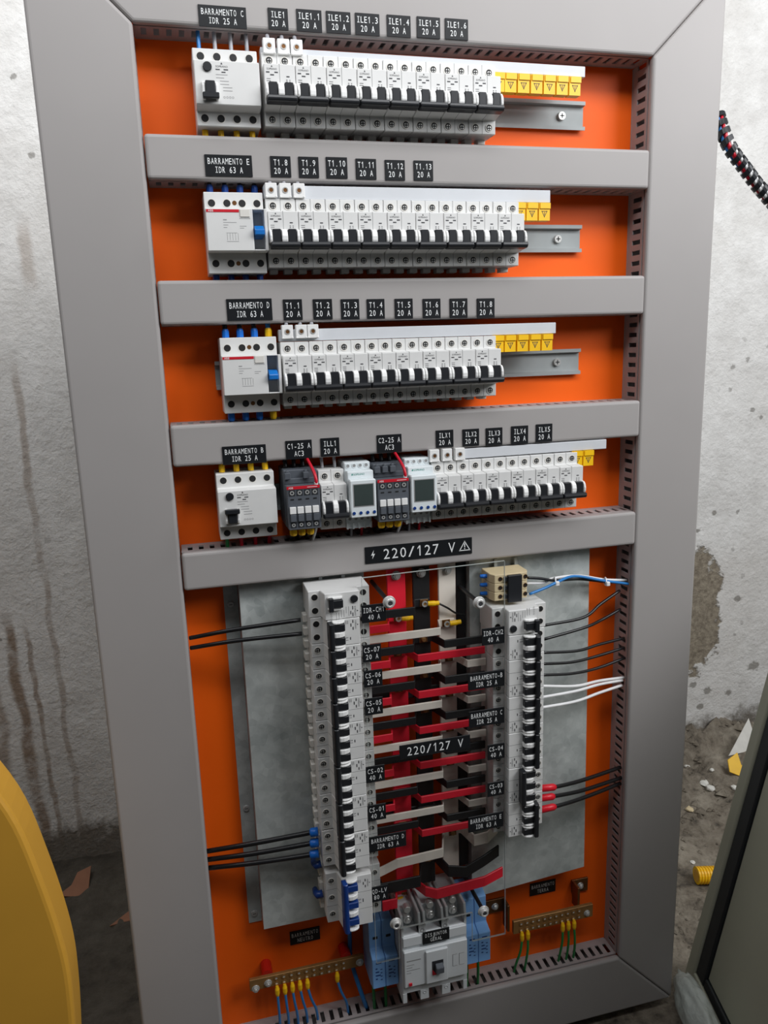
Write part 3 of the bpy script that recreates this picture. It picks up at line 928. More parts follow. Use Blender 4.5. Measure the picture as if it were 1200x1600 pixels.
def contactor(label, x, boots):
    t = thing('contactor', label, 'contactor', (x, YS, -0.1950))
    w = 0.0440
    b = MB().box(0.0, w, -0.004, 0.0465, -0.0345, 0.0405).box(0.0008, w - 0.0008, -0.025, -0.004, -0.0345, 0.0225)
    b.box(0.0008, w - 0.0008, -0.008, -0.004, 0.0225, 0.0300)
    put('body', b.mesh('contactor_body', 'contactor_grey', bevel=0.001), t)
    put('red_stripe', MB().box(0.0008, w - 0.0008, -0.0256, -0.0248, 0.0188, 0.0226).mesh('red_stripe', 'red_stripe'), t)
    q = MB()
    add_text(q, 'ABB', 0.0060, 0.0206, 0.0060, 0.0024, -0.0258)
    q.box(0.027, 0.040, -0.0258, -0.0257, 0.0203, 0.0209)
    put('logo', q.mesh('logo', 'letter_white'), t)
    for i in range(4):
        c = 0.0072 + i * 0.0098
        put('terminal_pocket', cached('pocket', lambda: MB().box(-0.0040, 0.0040, -0.0254, -0.0248, -0.0038, 0.0038).ring(0, 0, 0.0015, 0.0028, -0.0258, -0.0253, 12, 1).mesh('terminal_pocket', ['contactor_dark', 'steel'])), t, (c, 0, 0.0140))
        put('white_marker', cached('marker', lambda: MB().box(-0.0040, 0.0040, -0.0275, -0.0248, -0.0045, 0.0045).mesh('white_marker', 'guard_white', bevel=0.0004)), t, (c, 0, -0.0085))
        put('contact_slot', cached('slot', lambda: MB().box(-0.0022, 0.0022, -0.0254, -0.0248, -0.0008, 0.0008).mesh('contact_slot', 'hole_black')), t, (c, 0, 0.0055))
        put('plunger', cached('plunger', lambda: MB().box(-0.0036, 0.0036, -0.0282, -0.0248, -0.0046, 0.0046).mesh('plunger', 'contactor_grey', bevel=0.0004)), t, (c, 0, -0.0185))
        put('terminal_pocket', cached('pocket2', lambda: MB().box(-0.0040, 0.0040, -0.0254, -0.0248, -0.0036, 0.0036).ring(0, 0, 0.0012, 0.0024, -0.0258, -0.0253, 12, 1).mesh('terminal_pocket', ['contactor_dark', 'steel'])), t, (c, 0, -0.0278))
    for c in boots:
        put('terminal_cap', cached('tcap', lambda: MB().box(-0.0038, 0.0038, -0.013, -0.0035, 0.0295, 0.0380).disc(0, 0.0388, 0.0022, -0.0105, -0.006, 10).mesh('terminal_cap', 'contactor_grey', bevel=0.0008)), t, (c, 0, 0))
    return t


def timer(label, x, w):
    t = thing('digital_timer', label, 'timer', (x, YS, -0.1957))
    fx0, fx1 = 0.0035, w - 0.0005
    b = MB().box(0.0, w - 0.0015, 0, 0.0465, -0.0445, 0.0450).box(0.0012, w, -0.012, 0.0, -0.0245, 0.0350)
    b.box(fx0 - 0.002, fx1, -0.0265, -0.0118, -0.0245, 0.0255)
    put('body', b.mesh('timer_body', 'timer_white', bevel=0.0012), t)
    put('screen', MB().box(fx0 + 0.0028, fx1 - 0.0040, -0.0270, -0.0264, -0.0090, 0.0195).mesh('screen', 'lcd', bevel=0.0005), t)
    put('screen_bezel', MB().box(fx0 + 0.0018, fx1 - 0.0030, -0.0268, -0.0262, -0.0100, 0.0205).mesh('screen_bezel', 'print_grey'), t)
    q = MB()
    q.prism([(0.0070, 0.0296), (0.0088, 0.0296), (0.0092, 0.0318), (0.0076, 0.0318)], 'y', -0.0122, -0.0120)
    add_text(q, 'SOPRANO', 0.0172, 0.0307, 0.0150, 0.0026, -0.0122)
    put('maker_mark', q.mesh('maker_mark', 'print_green'), t)
    for i in range(4):
        c = fx0 + 0.0022 + i * (fx1 - fx0 - 0.0055) / 3
        put('button', cached('tbtn', lambda: MB().disc(0, -0.0180, 0.0021, -0.0276, -0.0262, 12).mesh('button', 'toggle_blue')), t, (c, 0, 0))
        sx = 0.0052 + i * (w - 0.012) / 3
        for z in (0.0405, -0.0310):
            put('terminal_screw', cached('tscr', lambda: MB().ring(0, 0, 0.0022, 0.0030, -0.0006, 0, 12, 1).disc(0, 0, 0.0023, -0.0002, 0, 12, 0).mesh('terminal_screw', ['print_grey', 'timer_white'])), t, (sx, 0, z))
    b = MB()
    for i in range(5):
        c = 0.0012 + i * (w - 0.0045) / 4
        b.box(c - 0.0010, c + 0.0010, -0.003, 0.0, -0.0445, -0.0360)
    put('terminal_ribs', b.mesh('terminal_ribs', 'timer_white'), t)
    return t


contactor('dark grey four-pole contactor with red stripe below the tag C1-25 A', 0.1188, (0.0045, 0.0285))
timer('white digital timer with grey screen between the ILL1 breaker and the right contactor', 0.1998, 0.0368)
contactor('dark grey four-pole contactor with red stripe below the tag C2-25 A', 0.2377, (0.0045, 0.0150, 0.0255))
timer('white digital timer with grey screen between the right contactor and the breaker block', 0.2822, 0.0375)


# ---------------------------------------------------------------- comb busbars with yellow caps, feed lugs
def comb(label, x0, x1, z0, z1, caps):
    t = thing('comb_busbar', label, 'busbar', (x0, 0.0, z0))
    put('insulator', MB().box(0, x1 - x0, -0.001, 0.012, 0, z1 - z0).mesh('comb_insulator', 'comb_white', bevel=0.0006), t)

    def cap():
        b = MB().box(-0.0079, 0.0079, -0.0022, 0.009, -0.0225, -0.0004).box(-0.0064, 0.0082, -0.0036, -0.0022, -0.0075, -0.0004)
        y = -0.0023
        for q in ([(-0.0042, -0.0105), (0.0042, -0.0105), (0.0, -0.0185)],):
            for i in range(3):
                (xa, za), (xb, zb) = q[i], q[(i + 1) % 3]
                dx, dz = xb - xa, zb - za
                ln = math.hypot(dx, dz)
                ox, oz = dz / ln * 0.0008, -dx / ln * 0.0008
                b.prism([(xa, za), (xb, zb), (xb + ox, zb + oz), (xa + ox, za + oz)], 'y', y, y + 0.0001, 1)
        b.box(-0.0004, 0.0004, y, y + 0.0001, -0.0155, -0.0118, 1)
        return b.mesh('yellow_cap', ['yellow_plastic', 'print_dark'])
    for c in caps:
        put('yellow_cap', cached('ycap', cap), t, (c - x0, 0, 0))
    return t


comb('white comb busbar over the top-row breakers with seven yellow caps at its right end', 0.1225, 0.5412, 0.3370 - 0.0062, 0.3437, [0.4200 + i * 0.0 for i in (0,)] + [0.4365 + i * 0.01795 for i in range(6)])
comb('white comb busbar over the second-row breakers with three yellow caps at its right end', 0.1165, 0.4941, 0.1768, 0.1924, [0.4500, 0.4675, 0.4852])
comb('white comb busbar over the third-row breakers with five yellow caps at its right end', 0.1248, 0.5050, 0.0078, 0.0225, [0.4195, 0.4370, 0.4553, 0.4735, 0.4915])
comb('white comb busbar over the fourth-row breakers with two yellow caps at its right end', 0.3700, 0.5876, -0.1568, -0.1432, [0.5408, 0.5585])


def lug(label, x, z, grp, w=0.0140):
    t = thing('feed_terminal', label, 'terminal', (x, -0.004, z), group=grp)

    def body():
        b = MB().box(-w / 2, w / 2, -0.004, 0.006, -0.0085, 0.0082)
        b.box(-w / 2 - 0.0002, -w / 2 + 0.0022, -0.0052, -0.004, -0.0085, -0.0065).box(w / 2 - 0.0022, w / 2 + 0.0002, -0.0052, -0.004, -0.0085, -0.0065)
        return b.mesh('terminal_body', 'guard_white', bevel=0.0007)
    put('body', cached(('lug', w), body), t)
    put('terminal_screw', cached('lugscrew', lambda: MB().ring(0, 0, 0.0024, 0.0036, -0.0046, -0.0038, 14, 1).disc(0, 0, 0.0025, -0.0042, -0.0038, 14, 0).mesh('terminal_screw', ['copper', 'steel'])), t)
    for s in (-1, 1):
        put('wire_stub', cached('lugwire', lambda: MB().tube([(0, 0.004, 0.0080), (0, 0.010, 0.0150)], 0.0024).mesh('wire_stub', 'wire_grey')), t, (0, 0, 0)) if s > 0 else None
    return t


for r, (z, xs) in enumerate(((0.3432, (0.1322, 0.1489, 0.1643)), (0.1857, (0.1247, 0.1418, 0.1585)), (0.0196, (0.1349, 0.1524, 0.1671)), (-0.1490, (0.3248, 0.3430, 0.3612)))):
    for x, s in zip(xs, ('left', 'middle', 'right')):
        lug('small white feed terminal with one screw, %s of the three above the %s' % (s, RW[r].replace(' row', '-row') + ' breakers'), x, z, 'feed terminals of the %s' % RW[r])


# ---------------------------------------------------------------- short wires between ducts and devices
def stub(label, x, z0, z1, y, col, sleeve=None, r=0.0026, at='low', group=None, bend=0.0, back=0.006):
    """z0 is the device end, z1 the duct end"""
    t = thing('hookup_wire', label, 'wire', (x, y, z0), group=group)
    d = z1 - z0
    put('conductor', MB().tube(spline([(0, 0, 0), (bend * 0.3, back * 0.33, d * 0.5), (bend, back, d)], 4), r, 8).mesh('conductor', col, smooth=True), t)
    if sleeve:
        sgn = 1 if d > 0 else -1
        put('sleeve', MB().tube([(0, 0, sgn * 0.0002), (0, 0, sgn * 0.008), (0, 0.0002, sgn * 0.0105)], [r * 1.5, r * 1.5, r * 1.2], 10).mesh('sleeve', sleeve, smooth=False), t)
    return t


for i, (c, nm) in enumerate((('wire_blue', 'blue'), ('wire_grey', 'grey'), ('wire_grey', 'grey'), ('wire_grey', 'grey'))):
    stub('%s wire above the BARRAMENTO C device, %s from the left' % (nm, ('first', 'second', 'third', 'fourth')[i]), 0.0440 + (i + 0.5) * 0.01843, 0.3374, 0.3680, 0.012, c, None, 0.0024, group='wires above the top-row device')
    stub('dark wire with yellow sleeve under the BARRAMENTO C device, %s from the left' % ('first', 'second', 'third', 'fourth')[i], 0.0440 + (i + 0.5) * 0.01843, 0.2546, 0.2440, 0.012, 'wire_black', 'yellow_plastic', 0.0024, group='wires below the top-row device')
for i, fx in enumerate((0.128, 0.385, 0.640, 0.892)):
    q = ('first', 'second', 'third', 'fourth')[i]
    stub('dark wire with blue sleeve above the BARRAMENTO E device, %s from the left' % q, 0.0446 + 0.07 * fx, 0.1831, 0.2000, 0.012, 'wire_black', 'toggle_blue', 0.0028, group='wires above the second-row device')
    stub('dark wire with dark blue sleeve under the BARRAMENTO E device, %s from the left' % q, 0.0446 + 0.07 * fx, 0.0901, 0.0790, 0.012, 'wire_black', 'toggle_blue', 0.0028, group='wires below the second-row device')
    stub('%s sleeved wire above the BARRAMENTO D device, %s from the left' % ('yellow' if i == 3 else 'blue', q), 0.0508 + 0.07 * fx, 0.0145, 0.0340, 0.012, 'wire_blue' if i == 3 else 'wire_black', 'yellow_plastic' if i == 3 else 'blue_sleeve', 0.0030, group='wires above the third-row device')
    stub('%s sleeved wire under the BARRAMENTO D device, %s from the left' % ('yellow' if i == 3 else 'blue', q), 0.0508 + 0.07 * fx, -0.0785, -0.0935, 0.012, 'wire_green' if i == 3 else 'wire_black', 'yellow_plastic' if i == 3 else 'blue_sleeve', 0.0030, group='wires below the third-row device')
    stub('dark wire with yellow sleeve above the BARRAMENTO B device, %s from the left' % q, 0.0335 + (i + 0.5) * 0.01845, -0.1539, -0.1400, 0.010, 'wire_blue' if i == 0 else 'wire_black', 'yellow_plastic', 0.0026, group='wires above the fourth-row device')
    stub('%s wire under the BARRAMENTO B device, %s from the left' % ('green' if i == 0 else 'dark red', q), 0.0335 + (i + 0.5) * 0.01845, -0.2401, -0.2580, 0.012, 'wire_green' if i == 0 else 'wire_red', None, 0.0024, group='wires below the fourth-row device')
for j, x0 in enumerate((0.1188, 0.2377)):
    who = ('left', 'right')[j]
    for i in range(3):
        stub('black wire with yellow sleeve under the %s contactor, %s of three' % (who, ('left', 'middle', 'right')[i]), x0 + 0.0085 + i * 0.0112, -0.2297, -0.2520, -0.0135, 'wire_black', 'yellow_plastic', 0.0034, back=0.036, group='sleeved wires under the %s contactor' % who)
    for i in range(3):
        stub('black wire entering the top of the %s contactor, %s of three' % (who, ('left', 'middle', 'right')[i]), x0 + 0.0060 + i * 0.0115, -0.1542, -0.1390, 0.012, 'wire_black', None, 0.0028, group='wires above the %s contactor' % who)
    t = thing('hookup_wire', 'red wire with pale sleeve curving into the right top terminal of the %s contactor' % who, 'wire', (x0 + 0.0395, -0.026, -0.1745))
    pth = spline([(0, 0, 0), (0.0, -0.001, 0.008), (-0.0015, 0.006, 0.018), (-0.0075, 0.030, 0.036)], 5)
    put('conductor', MB().tube(pth, 0.0021, 8).mesh('conductor', 'wire_red', smooth=True), t)
    put('sleeve', MB().tube([(0, 0, -0.001), (0, -0.0006, 0.005)], 0.0026, 8).mesh('sleeve', 'wire_white'), t)
    t = thing('hookup_wire', 'pale wire leaving the lower right terminal of the %s contactor' % who, 'wire', (x0 + 0.0405, 0.0, -0.2292))
    put('conductor', MB().tube(spline([(0.0, 0, 0), (0.0005, 0.002, -0.008), (-0.004, 0.010, -0.026)], 4), 0.0020, 8).mesh('conductor', 'wire_white', smooth=True), t)
for i, x in enumerate((0.1736, 0.1907)):
    stub('grey wire entering the top of the ILL1 breaker, %s of two' % ('left', 'right')[i], x, -0.1582, -0.1390, 0.012, 'wire_grey', None, 0.0022)
for j, (x0, w) in enumerate(((0.1998, 0.0368), (0.2822, 0.0375))):
    for i in range(2):
        stub('%s wire under the %s timer' % (('grey', 'red')[i], ('left', 'right')[j]), x0 + 0.0095 + i * 0.0145, -0.2403, -0.2560, 0.008, ('wire_grey', 'wire_red')[i], None, 0.0018)

# ---------------------------------------------------------------- lower compartment: raised zinc subplates
t = thing('zinc_subplate', 'raised galvanised subplate behind the left breaker column, with a screwed left flange', 'plate', (0.0335, 0.05, -0.845))


def rel(b, ox, oy, oz):
    b.v = [(x - ox, y - oy, z - oz) for x, y, z in b.v]
    return b


put('pan', rel(MB().box(0.0535, 0.2260, 0.0180, 0.0192, -0.8450, -0.3060).box(0.0535, 0.0547, 0.0192, 0.0486, -0.8450, -0.3060).box(0.2248, 0.2260, 0.0192, 0.0498, -0.8450, -0.3060), 0.0335, 0.05, -0.845).mesh('pan', 'galvanised'), t)
put('flange', rel(MB().box(0.0335, 0.0530, 0.0486, 0.0499, -0.8540, -0.3060), 0.0335, 0.05, -0.845).mesh('flange', 'galvanised'), t)
for z in (-0.345, -0.66, -0.838):
    put('screw', MB().disc(0, 0, 0.0040, -0.0026, 0, 12, 0, 0.0048).box(-0.0022, 0.0022, -0.0028, -0.0024, -0.0004, 0.0004, 1).mesh('screw', ['steel', 'hole_black']), t, (0.0425 - 0.0335, 0.0486 - 0.05, z + 0.845))
t = thing('zinc_subplate', 'raised galvanised subplate behind the right breaker column', 'plate', (0.383, 0.05, -0.860))
put('pan', rel(MB().prism([(0.383, -0.868), (0.5800, -0.8540), (0.5755, -0.3060), (0.383, -0.3060)], 'y', 0.0180, 0.0192).box(0.383, 0.3842, 0.0192, 0.0498, -0.8600, -0.3060).box(0.5735, 0.5747, 0.0192, 0.0498, -0.8500, -0.3060), 0.383, 0.05, -0.860).mesh('pan', 'galvanised'), t)

LX, RX = 0.1795, 0.4368
rail('galvanised vertical rail carrying the left breaker column', 0.512, (LX, 0.0105, -0.3080), (0, PI / 2, 0))
rail('galvanised vertical rail carrying the right breaker column', 0.412, (RX, 0.0105, -0.3085), (0, PI / 2, 0))

YL = -0.036
ROT_L, ROT_R = (0, PI / 2, 0), (0, -PI / 2, 0)
PL_ = 0.01845
z = -0.3207 + PL_ / 2
residual('white two-pole residual-current device at the head of the left breaker column', 2, PL_, (LX, YL, z), ROT_L, h=0.0412)
z -= 2 * PL_
LC = 'breakers of the left column'
breaker('white two-pole breaker with dark terminal holes, below the head of the left column', 2, PL_, (LX, YL, z), ROT_L, LC, 'hole')
z -= 2 * PL_
for n, s in ((2, 'beside the tag CS-07'), (2, 'beside the tag CS-06'), (2, 'beside the tag CS-05'), (3, 'between the tags CS-05 and CS-02'), (3, 'beside the tag CS-02'), (3, 'beside the tag CS-01')):
    breaker('white %s-pole breaker of the left column %s' % ('two' if n == 2 else 'three', s), n, PL_, (LX, YL, z), ROT_L, LC)
    z -= n * PL_
breaker('white three-pole breaker with ribbed guards, left column beside the tag BARRAMENTO D', 3, 0.0190, (LX + 0.0005, YL, z - 0.0008), ROT_L, LC, 'ridged')
breaker('larger white three-pole breaker with blue toggles at the foot of the left column', 3, 0.0270, (LX + 0.0020, YL, -0.7312), ROT_L, LC, 'blue')

PR_ = 0.01859
RC = 'breakers of the right column'
ztop = -0.3745 + PR_ / 2
z = ztop - 2 * PR_
residual('white two-pole residual-current device at the head of the right breaker column', 2, PR_, (RX, YL, z), ROT_R, h=0.0412)
z -= 2 * PR_
breaker('white two-pole breaker with dark terminal holes, below the head of the right column', 2, PR_, (RX, YL, z), ROT_R, RC, 'hole')
for s, st, on in (('beside the tag BARRAMENTO-B', 'ridged', False), ('beside the lower tag BARRAMENTO C', 'ridged', False), ('beside the tag CS-04', 'plain', False), ('beside the tag CS-03, toggles thrown left', 'plain', True), ('at the foot, beside tag BARRAMENTO E', 'ridged', False)):
    z -= 3 * PR_
    breaker('white three-pole breaker of the right column %s' % s, 3, PR_, (RX, YL, z), ROT_R, RC, st, on)

# beige terminal block with a black bridge, on top of the right column
t = thing('terminal_block', 'beige three-way terminal block with black bridge on top of the right breaker column', 'terminal', (0.3985, 0.0105, -0.3610))
for i in range(3):
    z0 = 0.0035 + i * 0.0128
    put('terminal_slice', MB().prism([(0, 0.0), (0.0, -0.030), (0.004, -0.0400), (0.053, -0.0400), (0.0575, -0.030), (0.0575, 0.0)], 'z', z0, z0 + 0.0122).mesh('terminal_slice', 'terminal_beige', bevel=0.0006), t)
    for x in (0.0125, 0.0505):
        put('terminal_hole', cached('tbhole', lambda: MB().ring(0, 0, 0.0024, 0.0031, -0.0407, -0.0398, 12, 1).disc(0, 0, 0.0025, -0.0402, -0.0398, 12, 0).mesh('terminal_hole', ['hole_black', 'copper'])), t, (x, 0, z0 + 0.0061))
    put('blue_ferrule', cached('bfer', lambda: MB().tube([(0.0, -0.020, 0), (-0.006, -0.0205, 0.0004), (-0.010, -0.020, 0.001)], [0.0030, 0.0030, 0.0022], 8).mesh('blue_ferrule', 'blue_sleeve')), t, (0, 0, z0 + 0.0061))
b = MB().box(0.0225, 0.0435, -0.0455, -0.0395, 0.0005, 0.0400)
for i in range(3):
    b.box(0.0175, 0.0225, -0.0435, -0.0395, 0.0060 + i * 0.0128, 0.0130 + i * 0.0128)
put('black_bridge', b.mesh('black_bridge', 'toggle_black', bevel=0.0008), t)

# ---------------------------------------------------------------- vertical busbars and their supports
for nm, zz in (('upper', -0.505), ('lower', -0.700)):
    t = thing('busbar_support', 'black insulating support block under the vertical busbars, %s of two' % nm, 'insulator', (0.2290, 0.05, zz))
    put('block', MB().box(0, 0.151, -0.0250, -0.0002, -0.008, 0.008).mesh('block', 'bar_black', bevel=0.001), t)


def bolt(parent, x, y, zz, r=0.0058):
    def f():
        b = MB().disc(0, 0, r * 1.35, -0.0012, 0, 16, 0)
        b.disc(0, 0, r, -0.0045, -0.0012, 6, 0).disc(0, 0, r * 0.55, -0.0056, -0.0045, 12, 0)
        return b.mesh('bolt', 'steel', bevel=0.0004)
    put('bolt', cached(('bolt', r), f), parent, (x, y, zz))


for nm, x0, x1, zb, mt, yb in (('red', 0.2597, 0.2868, -0.8580, 'bar_red', 0.020), ('black', 0.2978, 0.3230, -0.8250, 'bar_black', 0.020), ('white', 0.3362, 0.3625, -0.8100, 'bar_white', 0.020)):
    t = thing('vertical_busbar', '%s insulated vertical busbar between the two breaker columns' % nm, 'busbar', (x0, yb, zb))
    put('bar', MB().box(0, x1 - x0, 0, 0.005, 0, -0.3085 - zb).mesh('bar', mt, bevel=0.0009), t)
    bolt(t, (x1 - x0) / 2, 0.0, -0.3200 - zb, 0.0052)
t = thing('vertical_busbar', 'black strip added in the dark gap between the white busbar and the right subplate', 'busbar', (0.3665, 0.030, -0.8150))  # not a busbar: black strip added so the gap reads dark
put('bar', MB().box(0, 0.0150, 0, 0.006, 0, 0.5070).mesh('bar', 'bar_black', bevel=0.0008), t)
cache['linkscrew'] = MB().box(-0.0060, 0.0060, -0.0012, 0.0, -0.0052, 0.0052, 1).disc(0, 0, 0.0030, -0.0050, -0.0012, 14, 0, 0.0040).mesh('screw', ['brass', 'copper'], bevel=0.0003)


def link(label, path, h, mt, screws, grp, th=0.0032):
    """flat insulated bar following a path of (x, y, z) in the panel's plane, h tall"""
    x0, y0, z0 = path[0]
    t = thing('link_bar', label, 'busbar', (x0, y0, z0), group=grp)
    b = MB()
    n = len(path)
    vs = []
    for i, (x, y, z) in enumerate(path):
        a = path[max(0, i - 1)]
        c = path[min(n - 1, i + 1)]
        dx, dy = c[0] - a[0], c[1] - a[1]
        q = math.hypot(dx, dy)
        ox, oy = dy / q * th / 2, -dx / q * th / 2
        for sx, sz in ((1, -1), (1, 1), (-1, 1), (-1, -1)):
            vs.append((x - x0 + sx * ox, y - y0 + sx * oy, z - z0 + sz * h / 2))
    fs = [(0, 1, 2, 3), tuple(4 * (n - 1) + i for i in (3, 2, 1, 0))]
    for i in range(n - 1):
        for s in range(4):
            u = (s + 1) % 4
            fs.append((4 * i + s, 4 * i + u, 4 * i + 4 + u, 4 * i + 4 + s))
    b.add(vs, fs)
    put('bar', b.mesh('bar', mt, bevel=0.0006), t)
    for (x, y, z) in screws:
        put('screw', cache['linkscrew'], t, (x - x0, y - y0, z - z0))
    return t


ORD = ('first', 'second', 'third', 'fourth', 'fifth', 'sixth')
FY, BY = -0.0125, 0.0180
LE, RE = 0.2225, 0.3940
for k in range(6):
    q = ORD[k]
    zb, zr, zw = -0.4187 - 0.0554 * k, -0.4351 - 0.0556 * k, -0.4534 - 0.0562 * k
    link('black link bar crossing between the columns, %s of six from the top' % q, [(LE, FY, zb), (0.2870, FY, zb), (0.2965, BY, zb), (0.3245, BY, zb), (0.3330, FY, zb), (RE, FY, zb)], 0.0118, 'bar_black', [(0.3104, BY - 0.0016, zb)], 'black link bars')
    link('red link bar crossing between the columns, %s of six from the top' % q, [(LE, FY - 0.006, zr), (0.2500, FY - 0.006, zr), (0.2592, BY, zr), (0.2845, BY, zr), (0.2930, FY, zr), (RE, FY, zr)], 0.0112, 'bar_red', [(0.2715, BY - 0.0016, zr)], 'red link bars')
    if k < 5:
        link('white link bar crossing between the columns, %s of five from the top' % q, [(LE, FY, zw), (0.3270, FY, zw), (0.3345, BY, zw), (0.3585, BY, zw), (0.3680, FY, zw), (RE + 0.0015, FY, zw)], 0.0112, 'bar_white', [(0.3490, BY - 0.0016, zw)], 'white link bars')
link('short black link bar at the top, behind the tag IDR-CH1', [(LE, FY, -0.3640), (0.2900, FY, -0.3640), (0.2985, BY, -0.3640), (0.3210, BY, -0.3640)], 0.0120, 'bar_black', [(0.3125, BY - 0.0016, -0.3640)], 'short top link bars')
link('short red link bar at the top, below the tag IDR-CH1', [(LE, FY - 0.006, -0.3815), (0.2500, FY - 0.006, -0.3815), (0.2592, BY, -0.3815), (0.2820, BY, -0.3815)], 0.0112, 'bar_red', [(0.2730, BY - 0.0016, -0.3815)], 'short top link bars')
link('topmost white link bar, from the left column to the white busbar', [(LE, FY, -0.3985), (0.3270, FY, -0.3985), (0.3345, BY, -0.3985), (0.3585, BY, -0.3985)], 0.0112, 'bar_white', [(0.3455, BY - 0.0016, -0.3985)], 'short top link bars')
link('lowest white link bar on the left, bent down to the tag BARRAMENTO D', [(LE, FY - 0.005, -0.7610), (0.2330, FY - 0.005, -0.7580), (0.2520, FY - 0.008, -0.7490), (0.3220, FY - 0.008, -0.7460), (0.3370, BY, -0.7400), (0.3560, BY, -0.7400)], 0.0150, 'bar_white', [(0.3510, BY - 0.0016, -0.7420)], 'wide link bars at the foot')
link('wide white link bar under the lower tag BARRAMENTO E', [(0.3590, BY - 0.004, -0.7330), (0.3640, BY - 0.006, -0.7340), (0.3760, FY, -0.7420), (0.3960, FY - 0.004, -0.7380), (0.4150, FY + 0.004, -0.7300)], 0.0190, 'bar_white', [], 'wide link bars at the foot')
link('wide black link bar at the foot, running right to a free end', [(LE, FY, -0.7930), (0.2880, FY, -0.7930), (0.3000, BY, -0.7800), (0.3230, BY, -0.7800), (0.3340, FY, -0.7860), (0.3600, FY - 0.004, -0.7900), (0.3900, FY - 0.002, -0.7790), (0.4180, FY + 0.006, -0.7720)], 0.0190, 'bar_black', [(0.3113, BY - 0.0016, -0.7790)], 'wide link bars at the foot')
link('wide red link bar at the foot, running right over the main breaker', [(LE + 0.004, FY - 0.008, -0.8160), (0.2480, FY - 0.008, -0.8160), (0.2600, BY, -0.8150), (0.2850, BY, -0.8150), (0.2960, -0.016, -0.8100), (0.3120, -0.0200, -0.8150), (0.3900, -0.0180, -0.8120), (0.4230, -0.0100, -0.8080)], 0.0170, 'bar_red', [(0.2730, BY - 0.0016, -0.8142), (0.2730, 0.0198, -0.8378)], 'wide link bars at the foot')


def ring_lug(label, x, y, z, d, wire=None):
    t = thing('ring_terminal', label, 'terminal', (x, y, z), group='yellow ring terminals')
    put('sleeve', MB().tube([(0.0045, 0, 0), (0.0100, -0.001, 0), (0.0140, -0.0012, 0), (0.0150, -0.0012, 0), (0.0205, -0.0015, 0)], [0.0036, 0.0040, 0.0040, 0.0034, 0.0034], 10).mesh('sleeve', 'yellow_plastic'), t, rot=(0, d, 0))
    put('ring', MB().ring(0, 0, 0.0025, 0.0046, -0.0008, 0.0003, 14).mesh('ring', 'steel'), t)
    if wire:
        put('conductor', MB().tube(spline(wire, 5), 0.0015, 8).mesh('conductor', 'wire_black', smooth=True), t)
    return t


ring_lug('yellow sleeved ring terminal on the black busbar, topmost', 0.3125, 0.0110, -0.3640, 0.03, [(0.0200, -0.001, -0.0010), (0.0340, -0.001, -0.0100), (0.0480, 0.004, -0.0210), (0.0640, 0.008, -0.0270)])
ring_lug('yellow sleeved ring terminal on the red busbar, near its top', 0.2730, 0.0110, -0.3815, 0.02)
ring_lug('yellow sleeved ring terminal on the white busbar beside the topmost white link', 0.3455, 0.0110, -0.3985, -0.08)
ring_lug('yellow sleeved ring terminal at the foot of the red busbar', 0.2720, 0.0140, -0.8378, PI - 0.1)

# ---------------------------------------------------------------- clear cover on four standoffs
t = thing('clear_cover', 'clear acrylic cover sheet over the busbars, held by four cap nuts', 'cover', (0.2090, -0.0455, -0.8880))
out = [(0.0, 0.0), (0.0350, 0.0), (0.0350, 0.050), (0.1500, 0.050), (0.1500, 0.0), (0.2030, 0.0), (0.2010, 0.5930), (0.0, 0.5900)]
put('sheet', MB().prism(out, 'y', -0.0015, 0.0012).mesh('sheet', 'acrylic'), t)
b = MB()
for i in range(len(out)):
    (x0, z0), (x1, z1) = out[i], out[(i + 1) % len(out)]
    q = math.hypot(x1 - x0, z1 - z0)
    ox, oz = -(z1 - z0) / q * 0.0005, (x1 - x0) / q * 0.0005
    b.prism([(x0, z0), (x1, z1), (x1 - ox, z1 - oz), (x0 - ox, z0 - oz)], 'y', -0.0015, 0.0012)
put('cut_edge', b.mesh('cut_edge', 'acrylic_edge'), t)
for (x, z), s in zip(((0.2445, -0.3345), (0.3718, -0.3500), (0.2300, -0.8500), (0.3760, -0.8380)), ('upper left', 'upper right', 'lower left', 'lower right')):
    if s == 'lower left':
        x, z = 0.2392, -0.8260
    t = thing('cap_nut', 'shiny domed cap nut on a standoff, %s corner of the clear cover' % s, 'nut', (x, -0.0472, z), group='cap nuts of the clear cover')
    put('washer', MB().disc(0, 0, 0.0088, -0.0018, 0, 24).mesh('washer', 'bright_nut', bevel=0.0005), t)
    b = MB().disc(0, 0, 0.0062, -0.0062, -0.0018, 18, 0, 0.0068).ring(0, 0, 0.0034, 0.0058, -0.0074, -0.0061, 18).disc(0, 0, 0.0035, -0.0066, -0.006, 12, 1)
    put('nut', b.mesh('nut', ['bright_nut', 'print_dark'], bevel=0.0003), t)
    put('standoff', MB().disc(0, 0, 0.0030, 0.0032, 0.097, 12).mesh('standoff', 'bar_black'), t)

